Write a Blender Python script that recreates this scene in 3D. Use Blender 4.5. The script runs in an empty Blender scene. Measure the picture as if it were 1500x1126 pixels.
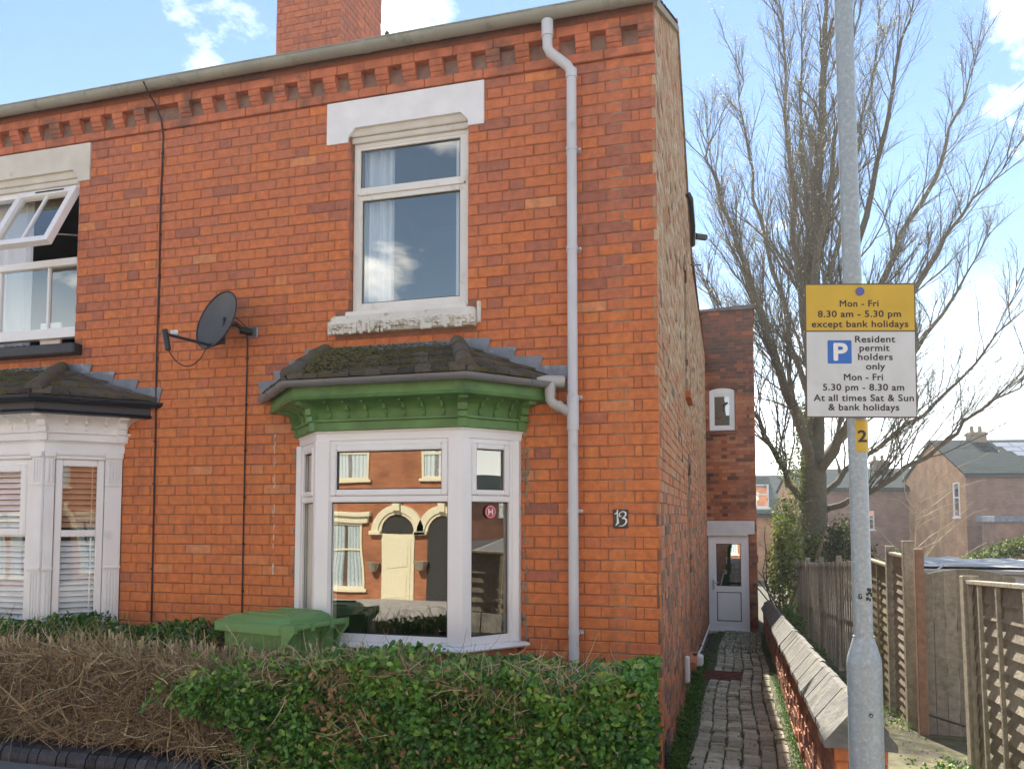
import bpy, math, random
import numpy as np
from mathutils import Vector, Matrix
random.seed(7); RNG = np.random.default_rng(7)
R = math.radians
C = bpy.context.scene.collection
scn = bpy.context.scene

# ---------------------------------------------------------------- camera, sky, sun, exposure
cam_data = bpy.data.cameras.new('camera'); cam = bpy.data.objects.new('camera', cam_data); C.objects.link(cam)
cam.location = (0.514, -5.216, 1.70)
cam.rotation_euler = (R(93.4), 0, R(16.1))
cam_data.sensor_width = 36; cam_data.lens = 1170 / 1500 * 36
cam_data.shift_y = 0.083
cam_data.clip_start = 0.05; cam_data.clip_end = 2000
scn.camera = cam
SUN_DIR = Vector((-0.12, 0.71, 0.70)).normalized()
SUN_EL = math.asin(SUN_DIR.z); SUN_AZ = math.atan2(SUN_DIR.x, SUN_DIR.y)
world = bpy.data.worlds.new('World'); scn.world = world; world.use_nodes = True
nt = world.node_tree; nt.nodes.clear()
def wn(t): return nt.nodes.new(t)
out = wn('ShaderNodeOutputWorld'); bg = wn('ShaderNodeBackground'); bg.inputs[1].default_value = 0.05
sky = wn('ShaderNodeTexSky'); sky.sky_type = 'NISHITA'; sky.sun_disc = False
sky.sun_elevation = SUN_EL; sky.sun_rotation = SUN_AZ; sky.air_density = 1.0; sky.dust_density = 0.0; sky.ozone_density = 1.9
tc = wn('ShaderNodeTexCoord'); sep = wn('ShaderNodeSeparateXYZ'); nt.links.new(tc.outputs['Generated'], sep.inputs[0])
addz = wn('ShaderNodeMath'); addz.operation = 'ADD'; addz.inputs[1].default_value = 0.22; nt.links.new(sep.outputs[2], addz.inputs[0])
mx = wn('ShaderNodeMath'); mx.operation = 'MAXIMUM'; mx.inputs[1].default_value = 0.1; nt.links.new(addz.outputs[0], mx.inputs[0])
dx = wn('ShaderNodeMath'); dx.operation = 'DIVIDE'; nt.links.new(sep.outputs[0], dx.inputs[0]); nt.links.new(mx.outputs[0], dx.inputs[1])
dy = wn('ShaderNodeMath'); dy.operation = 'DIVIDE'; nt.links.new(sep.outputs[1], dy.inputs[0]); nt.links.new(mx.outputs[0], dy.inputs[1])
comb = wn('ShaderNodeCombineXYZ'); nt.links.new(dx.outputs[0], comb.inputs[0]); nt.links.new(dy.outputs[0], comb.inputs[1]); comb.inputs[2].default_value = 51.3
nz = wn('ShaderNodeTexNoise'); nz.inputs['Scale'].default_value = 2.3; nz.inputs['Detail'].default_value = 9; nz.inputs['Roughness'].default_value = 0.56; nz.inputs['Distortion'].default_value = 0.25
voff = wn('ShaderNodeVectorMath'); voff.operation = 'ADD'; voff.inputs[1].default_value = (0.22, 0.0, 0); nt.links.new(comb.outputs[0], voff.inputs[0]); nt.links.new(voff.outputs[0], nz.inputs['Vector'])
rmp = wn('ShaderNodeValToRGB'); rmp.color_ramp.elements[0].position = 0.545; rmp.color_ramp.elements[1].position = 0.69
nt.links.new(nz.outputs['Fac'], rmp.inputs[0])
# thin bright haze towards the horizon
hz = wn('ShaderNodeMapRange'); hz.inputs[1].default_value = 0.0; hz.inputs[2].default_value = 0.27; hz.inputs[3].default_value = 0.88; hz.inputs[4].default_value = 0.0
nt.links.new(sep.outputs[2], hz.inputs[0])
mxf = wn('ShaderNodeMath'); mxf.operation = 'MAXIMUM'; nt.links.new(rmp.outputs[0], mxf.inputs[0]); nt.links.new(hz.outputs[0], mxf.inputs[1])
mix = wn('ShaderNodeMixRGB'); mix.inputs[2].default_value = (17.2, 17.5, 17.3, 1)
nt.links.new(mxf.outputs[0], mix.inputs[0]); nt.links.new(sky.outputs[0], mix.inputs[1])
nt.links.new(mix.outputs[0], bg.inputs[0]); nt.links.new(bg.outputs[0], out.inputs[0])
sd = bpy.data.lights.new('sun', 'SUN'); sun = bpy.data.objects.new('sun', sd); C.objects.link(sun)
sd.energy = 3.3; sd.angle = R(0.5); sd.color = (1.0, 0.95, 0.86)
sun.rotation_euler = SUN_DIR.to_track_quat('Z', 'Y').to_euler()
vs = scn.view_settings; vs.view_transform = 'Standard'; vs.look = 'None'; vs.gamma = 1; vs.use_curve_mapping = False
vs.exposure = 2.15

# ---------------------------------------------------------------- materials
MATS = {}
def new_mat(name):
    m = bpy.data.materials.new(name); m.use_nodes = True
    n = m.node_tree.nodes; return m, n, m.node_tree.links, n['Principled BSDF']
def mat(name, col, rough=.6, noise=.12, scale=12., bump=.0, bscale=60., metal=0., spec=.5, spots=None, coat=0.):
    """plain coloured surface with fine grain, blotches and optional dirt"""
    m, n, l, p = new_mat(name)
    p.inputs['Roughness'].default_value = rough; p.inputs['Metallic'].default_value = metal
    p.inputs['Specular IOR Level'].default_value = spec
    if coat: p.inputs['Coat Weight'].default_value = coat
    t = n.new('ShaderNodeTexCoord'); a = n.new('ShaderNodeTexNoise'); a.inputs['Scale'].default_value = scale; a.inputs['Detail'].default_value = 6
    l.new(t.outputs['Object'], a.inputs['Vector'])
    mr = n.new('ShaderNodeMapRange'); mr.inputs[1].default_value = .3; mr.inputs[2].default_value = .7
    mr.inputs[3].default_value = 1 - noise; mr.inputs[4].default_value = 1 + noise
    l.new(a.outputs['Fac'], mr.inputs[0])
    mm = n.new('ShaderNodeVectorMath'); mm.operation = 'SCALE'; mm.inputs[0].default_value = col
    l.new(mr.outputs[0], mm.inputs['Scale'])
    last = mm.outputs[0]
    if spots:
        sc, thr, scol, amt = spots
        b = n.new('ShaderNodeTexNoise'); b.inputs['Scale'].default_value = sc; b.inputs['Detail'].default_value = 8; b.inputs['Roughness'].default_value = .65
        l.new(t.outputs['Object'], b.inputs['Vector'])
        r = n.new('ShaderNodeMapRange'); r.inputs[1].default_value = thr; r.inputs[2].default_value = thr + .12; r.inputs[4].default_value = amt
        l.new(b.outputs['Fac'], r.inputs[0])
        x = n.new('ShaderNodeMixRGB'); x.inputs[2].default_value = (*scol, 1); l.new(r.outputs[0], x.inputs[0]); l.new(last, x.inputs[1]); last = x.outputs[0]
    l.new(last, p.inputs['Base Color'])
    if bump:
        b = n.new('ShaderNodeTexNoise'); b.inputs['Scale'].default_value = bscale; b.inputs['Detail'].default_value = 5; l.new(t.outputs['Object'], b.inputs['Vector'])
        q = n.new('ShaderNodeBump'); q.inputs['Strength'].default_value = bump; q.inputs['Distance'].default_value = .01; l.new(b.outputs['Fac'], q.inputs['Height']); l.new(q.outputs[0], p.inputs['Normal'])
    MATS[name] = m; return m
def tint_mat(name, stops, rough=.8, obj=False, grain=.14, gscale=45., bump=.35, bscale=90., spec=.4, stain=None, sheen=0., trans=0.):
    """colour picked from a ramp by the piece's own 'tint'; grain and bump on top"""
    m, n, l, p = new_mat(name)
    p.inputs['Roughness'].default_value = rough; p.inputs['Specular IOR Level'].default_value = spec
    a = n.new('ShaderNodeAttribute'); a.attribute_name = 'tint'; a.attribute_type = 'OBJECT' if obj else 'GEOMETRY'
    r = n.new('ShaderNodeValToRGB'); e = r.color_ramp.elements
    while len(e) < len(stops): e.new(.5)
    for i, (q, c) in enumerate(stops): e[i].position = q; e[i].color = (*c, 1)
    l.new(a.outputs['Fac'], r.inputs[0])
    g = n.new('ShaderNodeNewGeometry')
    x = n.new('ShaderNodeTexNoise'); x.inputs['Scale'].default_value = gscale; x.inputs['Detail'].default_value = 6; x.inputs['Roughness'].default_value = .6
    l.new(g.outputs['Position'], x.inputs['Vector'])
    mr = n.new('ShaderNodeMapRange'); mr.inputs[1].default_value = .3; mr.inputs[2].default_value = .7; mr.inputs[3].default_value = 1 - grain; mr.inputs[4].default_value = 1 + grain
    l.new(x.outputs['Fac'], mr.inputs[0])
    mm = n.new('ShaderNodeVectorMath'); mm.operation = 'SCALE'; l.new(r.outputs[0], mm.inputs[0]); l.new(mr.outputs[0], mm.inputs['Scale'])
    last = mm.outputs[0]
    if stain:
        for sc, thr, scol, amt in stain:
            b = n.new('ShaderNodeTexNoise'); b.inputs['Scale'].default_value = sc; b.inputs['Detail'].default_value = 8; b.inputs['Roughness'].default_value = .65
            l.new(g.outputs['Position'], b.inputs['Vector'])
            q = n.new('ShaderNodeMapRange'); q.inputs[1].default_value = thr; q.inputs[2].default_value = thr + .15; q.inputs[4].default_value = amt
            l.new(b.outputs['Fac'], q.inputs[0])
            y = n.new('ShaderNodeMixRGB'); y.inputs[2].default_value = (*scol, 1); l.new(q.outputs[0], y.inputs[0]); l.new(last, y.inputs[1]); last = y.outputs[0]
    if name.startswith('brick'):
        mp = n.new('ShaderNodeMapping'); mp.inputs['Scale'].default_value = (5.5, 5.5, .42); l.new(g.outputs['Position'], mp.inputs[0])
        b = n.new('ShaderNodeTexNoise'); b.inputs['Scale'].default_value = 1.6; b.inputs['Detail'].default_value = 5; b.inputs['Roughness'].default_value = .6; l.new(mp.outputs[0], b.inputs['Vector'])
        q = n.new('ShaderNodeMapRange'); q.inputs[1].default_value = .54; q.inputs[2].default_value = .72; q.inputs[4].default_value = .30; l.new(b.outputs['Fac'], q.inputs[0])
        y = n.new('ShaderNodeMixRGB'); y.inputs[2].default_value = (.20, .10, .065, 1); l.new(q.outputs[0], y.inputs[0]); l.new(last, y.inputs[1]); last = y.outputs[0]
    l.new(last, p.inputs['Base Color'])
    if trans:
        p.inputs['Subsurface Weight'].default_value = 0
        tr = n.new('ShaderNodeBsdfTranslucent'); l.new(last, tr.inputs[0]); ms = n.new('ShaderNodeMixShader'); ms.inputs[0].default_value = trans
        o = n['Material Output']; l.new(p.outputs[0], ms.inputs[1]); l.new(tr.outputs[0], ms.inputs[2]); l.new(ms.outputs[0], o.inputs[0])
    if bump:
        b = n.new('ShaderNodeTexNoise'); b.inputs['Scale'].default_value = bscale; b.inputs['Detail'].default_value = 5; l.new(g.outputs['Position'], b.inputs['Vector'])
        q = n.new('ShaderNodeBump'); q.inputs['Strength'].default_value = bump; q.inputs['Distance'].default_value = .006; l.new(b.outputs['Fac'], q.inputs['Height']); l.new(q.outputs[0], p.inputs['Normal'])
    MATS[name] = m; return m
def glass_mat(name, refl=.3, tintc=(.75, .82, .8), gcol=(1, 1, 1)):
    m, n, l, p = new_mat(name); n.remove(p); o = n['Material Output']
    g = n.new('ShaderNodeBsdfGlossy'); g.inputs['Roughness'].default_value = .004; g.inputs[0].default_value = (*gcol, 1)
    t = n.new('ShaderNodeBsdfTransparent'); t.inputs[0].default_value = (*tintc, 1)
    f = n.new('ShaderNodeFresnel'); f.inputs[0].default_value = 1.5
    a = n.new('ShaderNodeMath'); a.operation = 'ADD'; a.use_clamp = True; a.inputs[1].default_value = refl; l.new(f.outputs[0], a.inputs[0])
    # float-glass is never quite flat: very slight waviness
    tc = n.new('ShaderNodeTexCoord'); w = n.new('ShaderNodeTexNoise'); w.inputs['Scale'].default_value = 1.6; w.inputs['Detail'].default_value = 1; l.new(tc.outputs['Object'], w.inputs['Vector'])
    b = n.new('ShaderNodeBump'); b.inputs['Strength'].default_value = .035; b.inputs['Distance'].default_value = .05; l.new(w.outputs['Fac'], b.inputs['Height']); l.new(b.outputs[0], g.inputs['Normal'])
    x = n.new('ShaderNodeMixShader'); gg = n.new('ShaderNodeNewGeometry'); iv = n.new('ShaderNodeMath'); iv.operation = 'SUBTRACT'; iv.inputs[0].default_value = 1; l.new(gg.outputs['Backfacing'], iv.inputs[1]); ml = n.new('ShaderNodeMath'); ml.operation = 'MULTIPLY'; l.new(iv.outputs[0], ml.inputs[0]); l.new(a.outputs[0], ml.inputs[1])   # one reflection per pane, on its outer face
    l.new(ml.outputs[0], x.inputs[0]); l.new(t.outputs[0], x.inputs[1]); l.new(g.outputs[0], x.inputs[2]); l.new(x.outputs[0], o.inputs[0])
    MATS[name] = m; return m
def wall_tex(name, c1, c2, mortar, scale=1., sx=.225, sz=.075, msize=.006):
    """far brickwork / slate: too small in the picture to tell the pieces apart"""
    m, n, l, p = new_mat(name); p.inputs['Roughness'].default_value = 1; p.inputs['Specular IOR Level'].default_value = .1
    t = n.new('ShaderNodeTexCoord'); s = n.new('ShaderNodeSeparateXYZ'); l.new(t.outputs['Object'], s.inputs[0])
    a = n.new('ShaderNodeMath'); a.operation = 'ADD'; l.new(s.outputs[0], a.inputs[0]); l.new(s.outputs[1], a.inputs[1])
    c = n.new('ShaderNodeCombineXYZ'); l.new(a.outputs[0], c.inputs[0]); l.new(s.outputs[2], c.inputs[1])
    b = n.new('ShaderNodeTexBrick'); b.inputs['Scale'].default_value = 1; b.inputs['Brick Width'].default_value = sx * scale; b.inputs['Row Height'].default_value = sz * scale
    b.inputs['Mortar Size'].default_value = msize * scale; b.inputs['Color1'].default_value = (*c1, 1); b.inputs['Color2'].default_value = (*c2, 1); b.inputs['Mortar'].default_value = (*mortar, 1)
    l.new(c.outputs[0], b.inputs['Vector'])
    z = n.new('ShaderNodeTexNoise'); z.inputs['Scale'].default_value = 1.4; z.inputs['Detail'].default_value = 7; l.new(t.outputs['Object'], z.inputs['Vector'])
    mr = n.new('ShaderNodeMapRange'); mr.inputs[1].default_value = .3; mr.inputs[2].default_value = .7; mr.inputs[3].default_value = .75; mr.inputs[4].default_value = 1.2; l.new(z.outputs['Fac'], mr.inputs[0])
    mm = n.new('ShaderNodeVectorMath'); mm.operation = 'SCALE'; l.new(b.outputs[0], mm.inputs[0]); l.new(mr.outputs[0], mm.inputs['Scale']); l.new(mm.outputs[0], p.inputs['Base Color'])
    MATS[name] = m; return m
BR = [(0, (.33, .13, .085)), (.22, (.42, .148, .085)), (.42, (.51, .172, .088)), (.62, (.57, .180, .076)), (.8, (.64, .202, .064)), (.92, (.66, .222, .068)), (1, (.66, .28, .13))]
STN = [(1.3, .57, (.22, .10, .07), .4), (7., .60, (.36, .13, .07), .35), (9., .66, (.66, .40, .28), .3)]
tint_mat('brick_single', BR, obj=True, stain=STN, grain=.2, gscale=19, bump=.55, bscale=50); tint_mat('brick_joined', BR, stain=STN, grain=.2, gscale=19, bump=.55, bscale=50)
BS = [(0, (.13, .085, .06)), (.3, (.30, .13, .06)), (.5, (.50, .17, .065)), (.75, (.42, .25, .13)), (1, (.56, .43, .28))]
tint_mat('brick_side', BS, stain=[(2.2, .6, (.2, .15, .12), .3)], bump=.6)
BD = [(0, (.10, .06, .045)), (.4, (.28, .10, .055)), (.75, (.44, .15, .065)), (1, (.52, .24, .12))]
tint_mat('brick_worn', BD, stain=[(1.2, .52, (.08, .06, .045), .7), (2.5, .66, (.14, .15, .06), .5)], bump=.7)
mat('mortar', (.30, .14, .085), .95, .2, 30, .4)
mat('mortar_pale', (.32, .25, .17), .95, .25, 14, .5)
mat('terracotta', (.54, .175, .085), .85, .25, 9, .6, 40, spots=(3.2, .52, (.18, .10, .075), .75))
mat('lintel_paint', (.84, .84, .82), .6, .08, 5, .3, 18, spots=(4, .60, (.58, .55, .47), .55))
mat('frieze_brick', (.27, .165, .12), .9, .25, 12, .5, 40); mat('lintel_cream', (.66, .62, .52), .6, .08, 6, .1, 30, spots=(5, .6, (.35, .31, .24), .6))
mat('sill_paint', (.72, .70, .62), .6, .08, 8, .8, 25, spots=(16, .56, (.34, .31, .13), .85))
mat('sill_black', (.025, .027, .03), .4, .2, 8, .2, 30, spots=(18, .68, (.4, .38, .35), .6))
mat('upvc', (.89, .885, .86), .28, .03, 3, 0, spots=(4, .66, (.62, .6, .56), .35))
mat('upvc_aged', (.80, .78, .70), .35, .05, 4, 0, spots=(6, .58, (.42, .38, .3), .5))
mat('white_timber', (.88, .875, .85), .45, .05, 5, .15, 40, spots=(4, .62, (.55, .54, .5), .5))
mat('white_render', (.68, .67, .64), .6, .08, 5, .2, 30)
mat('gasket', (.02, .02, .022), .6)
mat('green_paint', (.12, .25, .07), .5, .22, 7, .4, 18, spots=(5, .55, (.05, .12, .04), .7))
mat('black_paint', (.016, .018, .026), .35, .2, 5)
mat('gutter_grey', (.31, .31, .25), .5, .16, 3, .1, 30, spots=(5, .55, (.16, .16, .12), .6))
mat('bay_gutter', (.20, .20, .20), .45, .12, 3, 0, spots=(3, .58, (.26, .20, .15), .6))
mat('gutter_pale', (.46, .44, .40), .5, .12, 4)
mat('downpipe_grey', (.62, .63, .64), .4, .05, 4, 0, spots=(5, .62, (.36, .37, .38), .5))
mat('lead', (.20, .23, .26), .5, .22, 7, .3, 20, spots=(5, .55, (.48, .50, .52), .75), metal=.25)
tint_mat('slate_moss', [(0, (.06, .052, .045)), (.5, (.11, .095, .08)), (1, (.17, .15, .12))], rough=.9, stain=[(7, .47, (.13, .115, .03), .85), (15, .58, (.26, .25, .2), .5)], bump=1., bscale=40)
mat('moss', (.12, .11, .03), .95, .5, 30, 1., 50, spots=(20, .5, (.055, .045, .025), .8))
tint_mat('roof_slate', [(0, (.05, .055, .06)), (1, (.1, .105, .11))], rough=.7)
mat('dish_grey', (.085, .085, .083), .5, .08, 5)
mat('black_plastic', (.02, .022, .024), .4, .15, 9)
mat('steel', (.42, .44, .47), .35, .1, 20, metal=.8)
mat('white_plastic', (.8, .8, .78), .4, .04)
mat('cable_black', (.045, .018, .016), .6)
mat('plaque', (.05, .045, .04), .5, .25, 30)
mat('digit_white', (.85, .84, .78), .4, .05)
mat('curtain', (.86, .88, .9), .9, .05, 3)
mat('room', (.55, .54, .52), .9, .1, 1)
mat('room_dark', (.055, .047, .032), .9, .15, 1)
mat('blind_brick_reflect', (.62, .34, .20), .5, .06)  # white louvres with the brick's reflection put into their colour
mat('blind_white', (.93, .95, .95), .5, .05)
mat('bin_green', (.15, .30, .095), .42, .06, 4, .1, 150, spots=(5, .66, (.16, .28, .12), .35))
mat('bin_dark', (.03, .035, .03), .6)
mat('badge_red', (.55, .03, .06), .4, 0)
mat('sign_yellow', (.66, .43, .035), .45, .08, 9, 0, spots=(7, .60, (.5, .36, .08), .5))
mat('sign_white', (.66, .68, .65), .45, .06, 9, 0, spots=(5, .58, (.52, .53, .47), .5))
mat('sign_black', (.03, .028, .03), .5, 0)
mat('sign_blue', (.025, .16, .52), .4, .03)
mat('sign_edge', (.12, .10, .07), .5)
mat('bolt_blue', (.10, .12, .36), .4)
tint_mat('fence_wood', [(0, (.24, .205, .15)), (.5, (.33, .285, .205)), (1, (.43, .38, .28))], rough=.85, grain=.25, gscale=20, stain=[(3, .6, (.14, .14, .05), .5)], bump=.8, bscale=60)
tint_mat('fence_dark', [(0, (.24, .205, .15)), (.5, (.33, .285, .21)), (1, (.42, .37, .275))], rough=.9, grain=.25, gscale=20, stain=[(3, .55, (.10, .11, .04), .6)], bump=.8, bscale=60)
tint_mat('fence_yellow', [(0, (.20, .18, .10)), (.5, (.30, .26, .14)), (1, (.38, .34, .2))], rough=.85, grain=.25, gscale=20, stain=[(3, .55, (.2, .2, .05), .5)], bump=.8)
mat('post_brown', (.30, .17, .10), .8, .2, 20, .4)
mat('coping_stone', (.155, .145, .125), .95, .3, 9, 1., 40, spots=(7, .54, (.25, .235, .16), .7))
tint_mat('sett', [(0, (.27, .24, .17)), (.5, (.42, .375, .27)), (1, (.56, .51, .38))], rough=.85, grain=.25, gscale=25, stain=[(3.2, .50, (.17, .18, .065), .7), (14, .68, (.42, .4, .33), .5)], bump=1., bscale=50)
tint_mat('bullnose', [(0, (.022, .023, .027)), (1, (.06, .06, .07))], rough=.5, grain=.25, gscale=25, stain=[(9, .6, (.12, .12, .12), .5)], bump=.5)
tint_mat('leaf_glossy', [(0, (.03, .085, .022)), (.35, (.075, .20, .03)), (.7, (.15, .34, .045)), (.9, (.28, .46, .06)), (1, (.42, .52, .12))], rough=.32, grain=.1, gscale=60, bump=0, trans=.22, spec=.5)
tint_mat('leaf_dead', [(0, (.14, .07, .03)), (.6, (.34, .20, .08)), (1, (.50, .36, .18))], rough=.7, grain=.1, bump=0, trans=.2)
tint_mat('leaf_soft', [(0, (.05, .06, .02)), (.5, (.13, .17, .035)), (1, (.30, .34, .08))], rough=.6, grain=.1, bump=0, trans=.35)
tint_mat('leaf_bright', [(0, (.025, .06, .012)), (.5, (.07, .17, .02)), (1, (.16, .30, .04))], rough=.55, grain=.1, bump=0, trans=.25)
tint_mat('bud', [(0, (.36, .33, .2)), (1, (.7, .7, .5))], rough=.7, grain=.1, bump=0, trans=.3)
tint_mat('twig_dry', [(0, (.09, .055, .035)), (.45, (.27, .19, .105)), (.8, (.48, .37, .20)), (1, (.70, .60, .36))], rough=.85, grain=.2, gscale=80, bump=.3)
tint_mat('bark', [(0, (.115, .10, .068)), (1, (.21, .18, .125))], rough=.95, grain=.25, gscale=12, bump=1., bscale=25, stain=[(2., .58, (.10, .12, .04), .5)])
wall_tex('far_brick', (.30, .17, .12), (.38, .22, .15), (.25, .2, .17)); wall_tex('far_brick_orange', (.55, .27, .12), (.60, .34, .18), (.4, .3, .22))
wall_tex('far_slate', (.026, .038, .036), (.038, .052, .05), (.02, .026, .025), sx=.3, sz=.2, msize=.012)
wall_tex('opp_brick', (.42, .17, .075), (.33, .12, .06), (.3, .2, .14))
mat('far_solar', (.20, .22, .25), .3, .15, 4)
mat('cream_paint', (.72, .66, .46), .5, .05)
mat('void_shade', (.03, .028, .025), .8)  # near-black colour standing in for shade inside the doorways
mat('tarp', (.30, .31, .31), .5, .2, 3, .5, 5)
mat('grate_rust', (.16, .055, .035), .9, .3, 15, .6)
glass_mat('glass_shutter', .03, (.97, .98, .98)); glass_mat('glass_bay', .23, (.8, .8, .76), (1, .95, .86)); glass_mat('glass_upper', .26, (.95, .97, .96), (1, .93, .80)); glass_mat('glass_old', .22, (.8, .85, .85)); glass_mat('glass_far', .45, (.4, .45, .45))
# galvanised steel: spangle
m, n, l, p = new_mat('galvanised'); MATS['galvanised'] = m
t = n.new('ShaderNodeTexCoord'); v = n.new('ShaderNodeTexNoise'); v.inputs['Scale'].default_value = 60; v.inputs['Detail'].default_value = 7; v.inputs['Roughness'].default_value = .7; l.new(t.outputs['Object'], v.inputs['Vector'])
r = n.new('ShaderNodeValToRGB'); e = r.color_ramp.elements; e[0].position = .32; e[0].color = (.32, .37, .37, 1); e[1].position = .70; e[1].color = (.60, .64, .64, 1)
e.new(.56).color = (.42, .47, .47, 1)
l.new(v.outputs['Fac'], r.inputs[0]); l.new(r.outputs[0], p.inputs['Base Color']); p.inputs['Metallic'].default_value = .35; p.inputs['Roughness'].default_value = .55
# ground: asphalt by the kerb, soil and moss beyond
m, n, l, p = new_mat('asphalt'); MATS['asphalt'] = m; p.inputs['Roughness'].default_value = .9
t = n.new('ShaderNodeTexCoord'); v = n.new('ShaderNodeTexNoise'); v.inputs['Scale'].default_value = 120; v.inputs['Detail'].default_value = 4; l.new(t.outputs['Object'], v.inputs['Vector'])
r = n.new('ShaderNodeValToRGB'); e = r.color_ramp.elements; e[0].position = .3; e[0].color = (.12, .118, .115, 1); e[1].position = .8; e[1].color = (.27, .265, .255, 1); l.new(v.outputs['Fac'], r.inputs[0]); l.new(r.outputs[0], p.inputs['Base Color'])
mat('road_surface', (.075, .075, .073), .9, .15, 8); mat('paving', (.34, .33, .31), .9, .12, 3, .3, 60)
mat('soil', (.085, .07, .05), .95, .3, 9, 1., 30, spots=(6, .48, (.07, .085, .025), .8))
mat('moss_joint', (.055, .06, .022), .95, .4, 12, 1., 40, spots=(5, .5, (.09, .14, .03), .7)); mat('mossy_ground', (.13, .12, .045), .95, .45, 5, 1., 40, spots=(4, .46, (.06, .05, .035), .85))

# ---------------------------------------------------------------- mesh helpers
class MB:
    def __init__(s): s.v = []; s.f = []; s.t = []; s.m = []
    def quad(s, a, b, c, d, t=.5, mi=0):
        k = len(s.v); s.v += [tuple(a), tuple(b), tuple(c), tuple(d)]; s.f.append((k, k+1, k+2, k+3)); s.t.append(t); s.m.append(mi)
    def poly(s, pts, t=.5, mi=0):
        k = len(s.v); s.v += [tuple(p) for p in pts]; s.f.append(tuple(range(k, k+len(pts)))); s.t.append(t); s.m.append(mi)
    def mesh(s, pts, faces, t=.5, mi=0):
        k = len(s.v); s.v += [tuple(p) for p in pts]
        for f in faces: s.f.append(tuple(i + k for i in f)); s.t.append(t); s.m.append(mi)
    def box(s, a, b, t=.5, mi=0, M=None):
        x0, y0, z0 = a; x1, y1, z1 = b
        P = [Vector(p) for p in ((x0,y0,z0),(x1,y0,z0),(x1,y1,z0),(x0,y1,z0),(x0,y0,z1),(x1,y0,z1),(x1,y1,z1),(x0,y1,z1))]
        if M is not None: P = [M @ p for p in P]
        s.mesh(P, ((3,2,1,0),(4,5,6,7),(0,1,5,4),(1,2,6,5),(2,3,7,6),(3,0,4,7)), t, mi)
    def bbox(s, a, b, c=.004, t=.5, mi=0, M=None):
        """box with chamfered vertical and top edges"""
        x0, y0, z0 = a; x1, y1, z1 = b; c = min(c, (x1-x0)*.4, (y1-y0)*.4, (z1-z0)*.4)
        def ring(z, d): return [(x0+d+c*0, y0+d, z), (x1-d, y0+d, z), (x1-d, y1-d, z), (x0+d, y1-d, z)]
        def oct_(z, d):
            X0, X1, Y0, Y1 = x0+d, x1-d, y0+d, y1-d
            return [(X0+c,Y0,z),(X1-c,Y0,z),(X1,Y0+c,z),(X1,Y1-c,z),(X1-c,Y1,z),(X0+c,Y1,z),(X0,Y1-c,z),(X0,Y0+c,z)]
        rings = [oct_(z0, c*.5), oct_(z0+c, 0), oct_(z1-c, 0), oct_(z1, c*.5)]
        P = [Vector(p) for r_ in rings for p in r_]
        if M is not None: P = [M @ p for p in P]
        F = [tuple(reversed(range(8))), tuple(range(24, 32))]
        for k in range(3):
            for i in range(8): j = (i+1) % 8; F.append((k*8+i, k*8+j, k*8+8+j, k*8+8+i))
        s.mesh(P, F, t, mi)
    def tube(s, path, rad, n=8, t=.5, mi=0, cap=True):
        path = [Vector(p) for p in path]
        if not hasattr(rad, '__len__'): rad = [rad] * len(path)
        up = Vector((0, 0, 1)); k0 = len(s.v); N = len(path)
        d0 = (path[1] - path[0]).normalized(); a = d0.orthogonal().normalized()
        for i, p in enumerate(path):
            d = (path[min(i+1, N-1)] - path[max(i-1, 0)]).normalized()
            a = (a - d * a.dot(d)); a = a.normalized() if a.length > 1e-6 else d.orthogonal().normalized()
            b = d.cross(a)
            for j in range(n):
                w = 2 * math.pi * j / n; s.v.append(tuple(p + (a * math.cos(w) + b * math.sin(w)) * rad[i]))
        for i in range(N-1):
            for j in range(n):
                q = (j+1) % n; s.f.append((k0+i*n+j, k0+i*n+q, k0+(i+1)*n+q, k0+(i+1)*n+j)); s.t.append(t); s.m.append(mi)
        if cap:
            s.f.append(tuple(k0+j for j in reversed(range(n)))); s.f.append(tuple(k0+(N-1)*n+j for j in range(n))); s.t += [t, t]; s.m += [mi, mi]
    def prism(s, prof, a, b, t=.5, mi=0, M=None):
        """profile in XZ extruded along Y from a to b"""
        n = len(prof); P = [Vector((x, a, z)) for x, z in prof] + [Vector((x, b, z)) for x, z in prof]
        if M is not None: P = [M @ p for p in P]
        s.mesh(P, [tuple(range(n)), tuple(reversed(range(n, 2*n)))] + [(i, n+i, n+(i+1) % n, (i+1) % n) for i in range(n)], t, mi)
    def brick(s, o, u, n, u0, u1, z0, z1, c=.0052, dep=.022, t=.5, mi=0, w=Vector((0, 0, 1)), jit=.0017):
        """one brick face: chamfered front and four sides, no back; wall plane at o"""
        c = min(c, (u1-u0)*.3); pr = random.uniform(-jit, jit) * 1.5
        def P(a, h, d): return o + u*a + w*h + n*(d+pr)
        J = lambda: random.uniform(-jit, jit)
        a0, a1, h0, h1 = u0+J(), u1+J(), z0+J(), z1+J(); tl = J()
        V = [P(a0,h0,-dep),P(a1,h0,-dep),P(a1,h1,-dep),P(a0,h1,-dep),
             P(a0,h0,-c),P(a1,h0,-c),P(a1,h1,-c),P(a0,h1,-c),
             P(a0+c,h0+c,tl),P(a1-c,h0+c,-tl),P(a1-c,h1-c,-tl),P(a0+c,h1-c,tl)]
        s.mesh(V, ((8,9,10,11),(4,5,9,8),(5,6,10,9),(6,7,11,10),(7,4,8,11),(0,1,5,4),(1,2,6,5),(2,3,7,6),(3,0,4,7)), t, mi)
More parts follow.
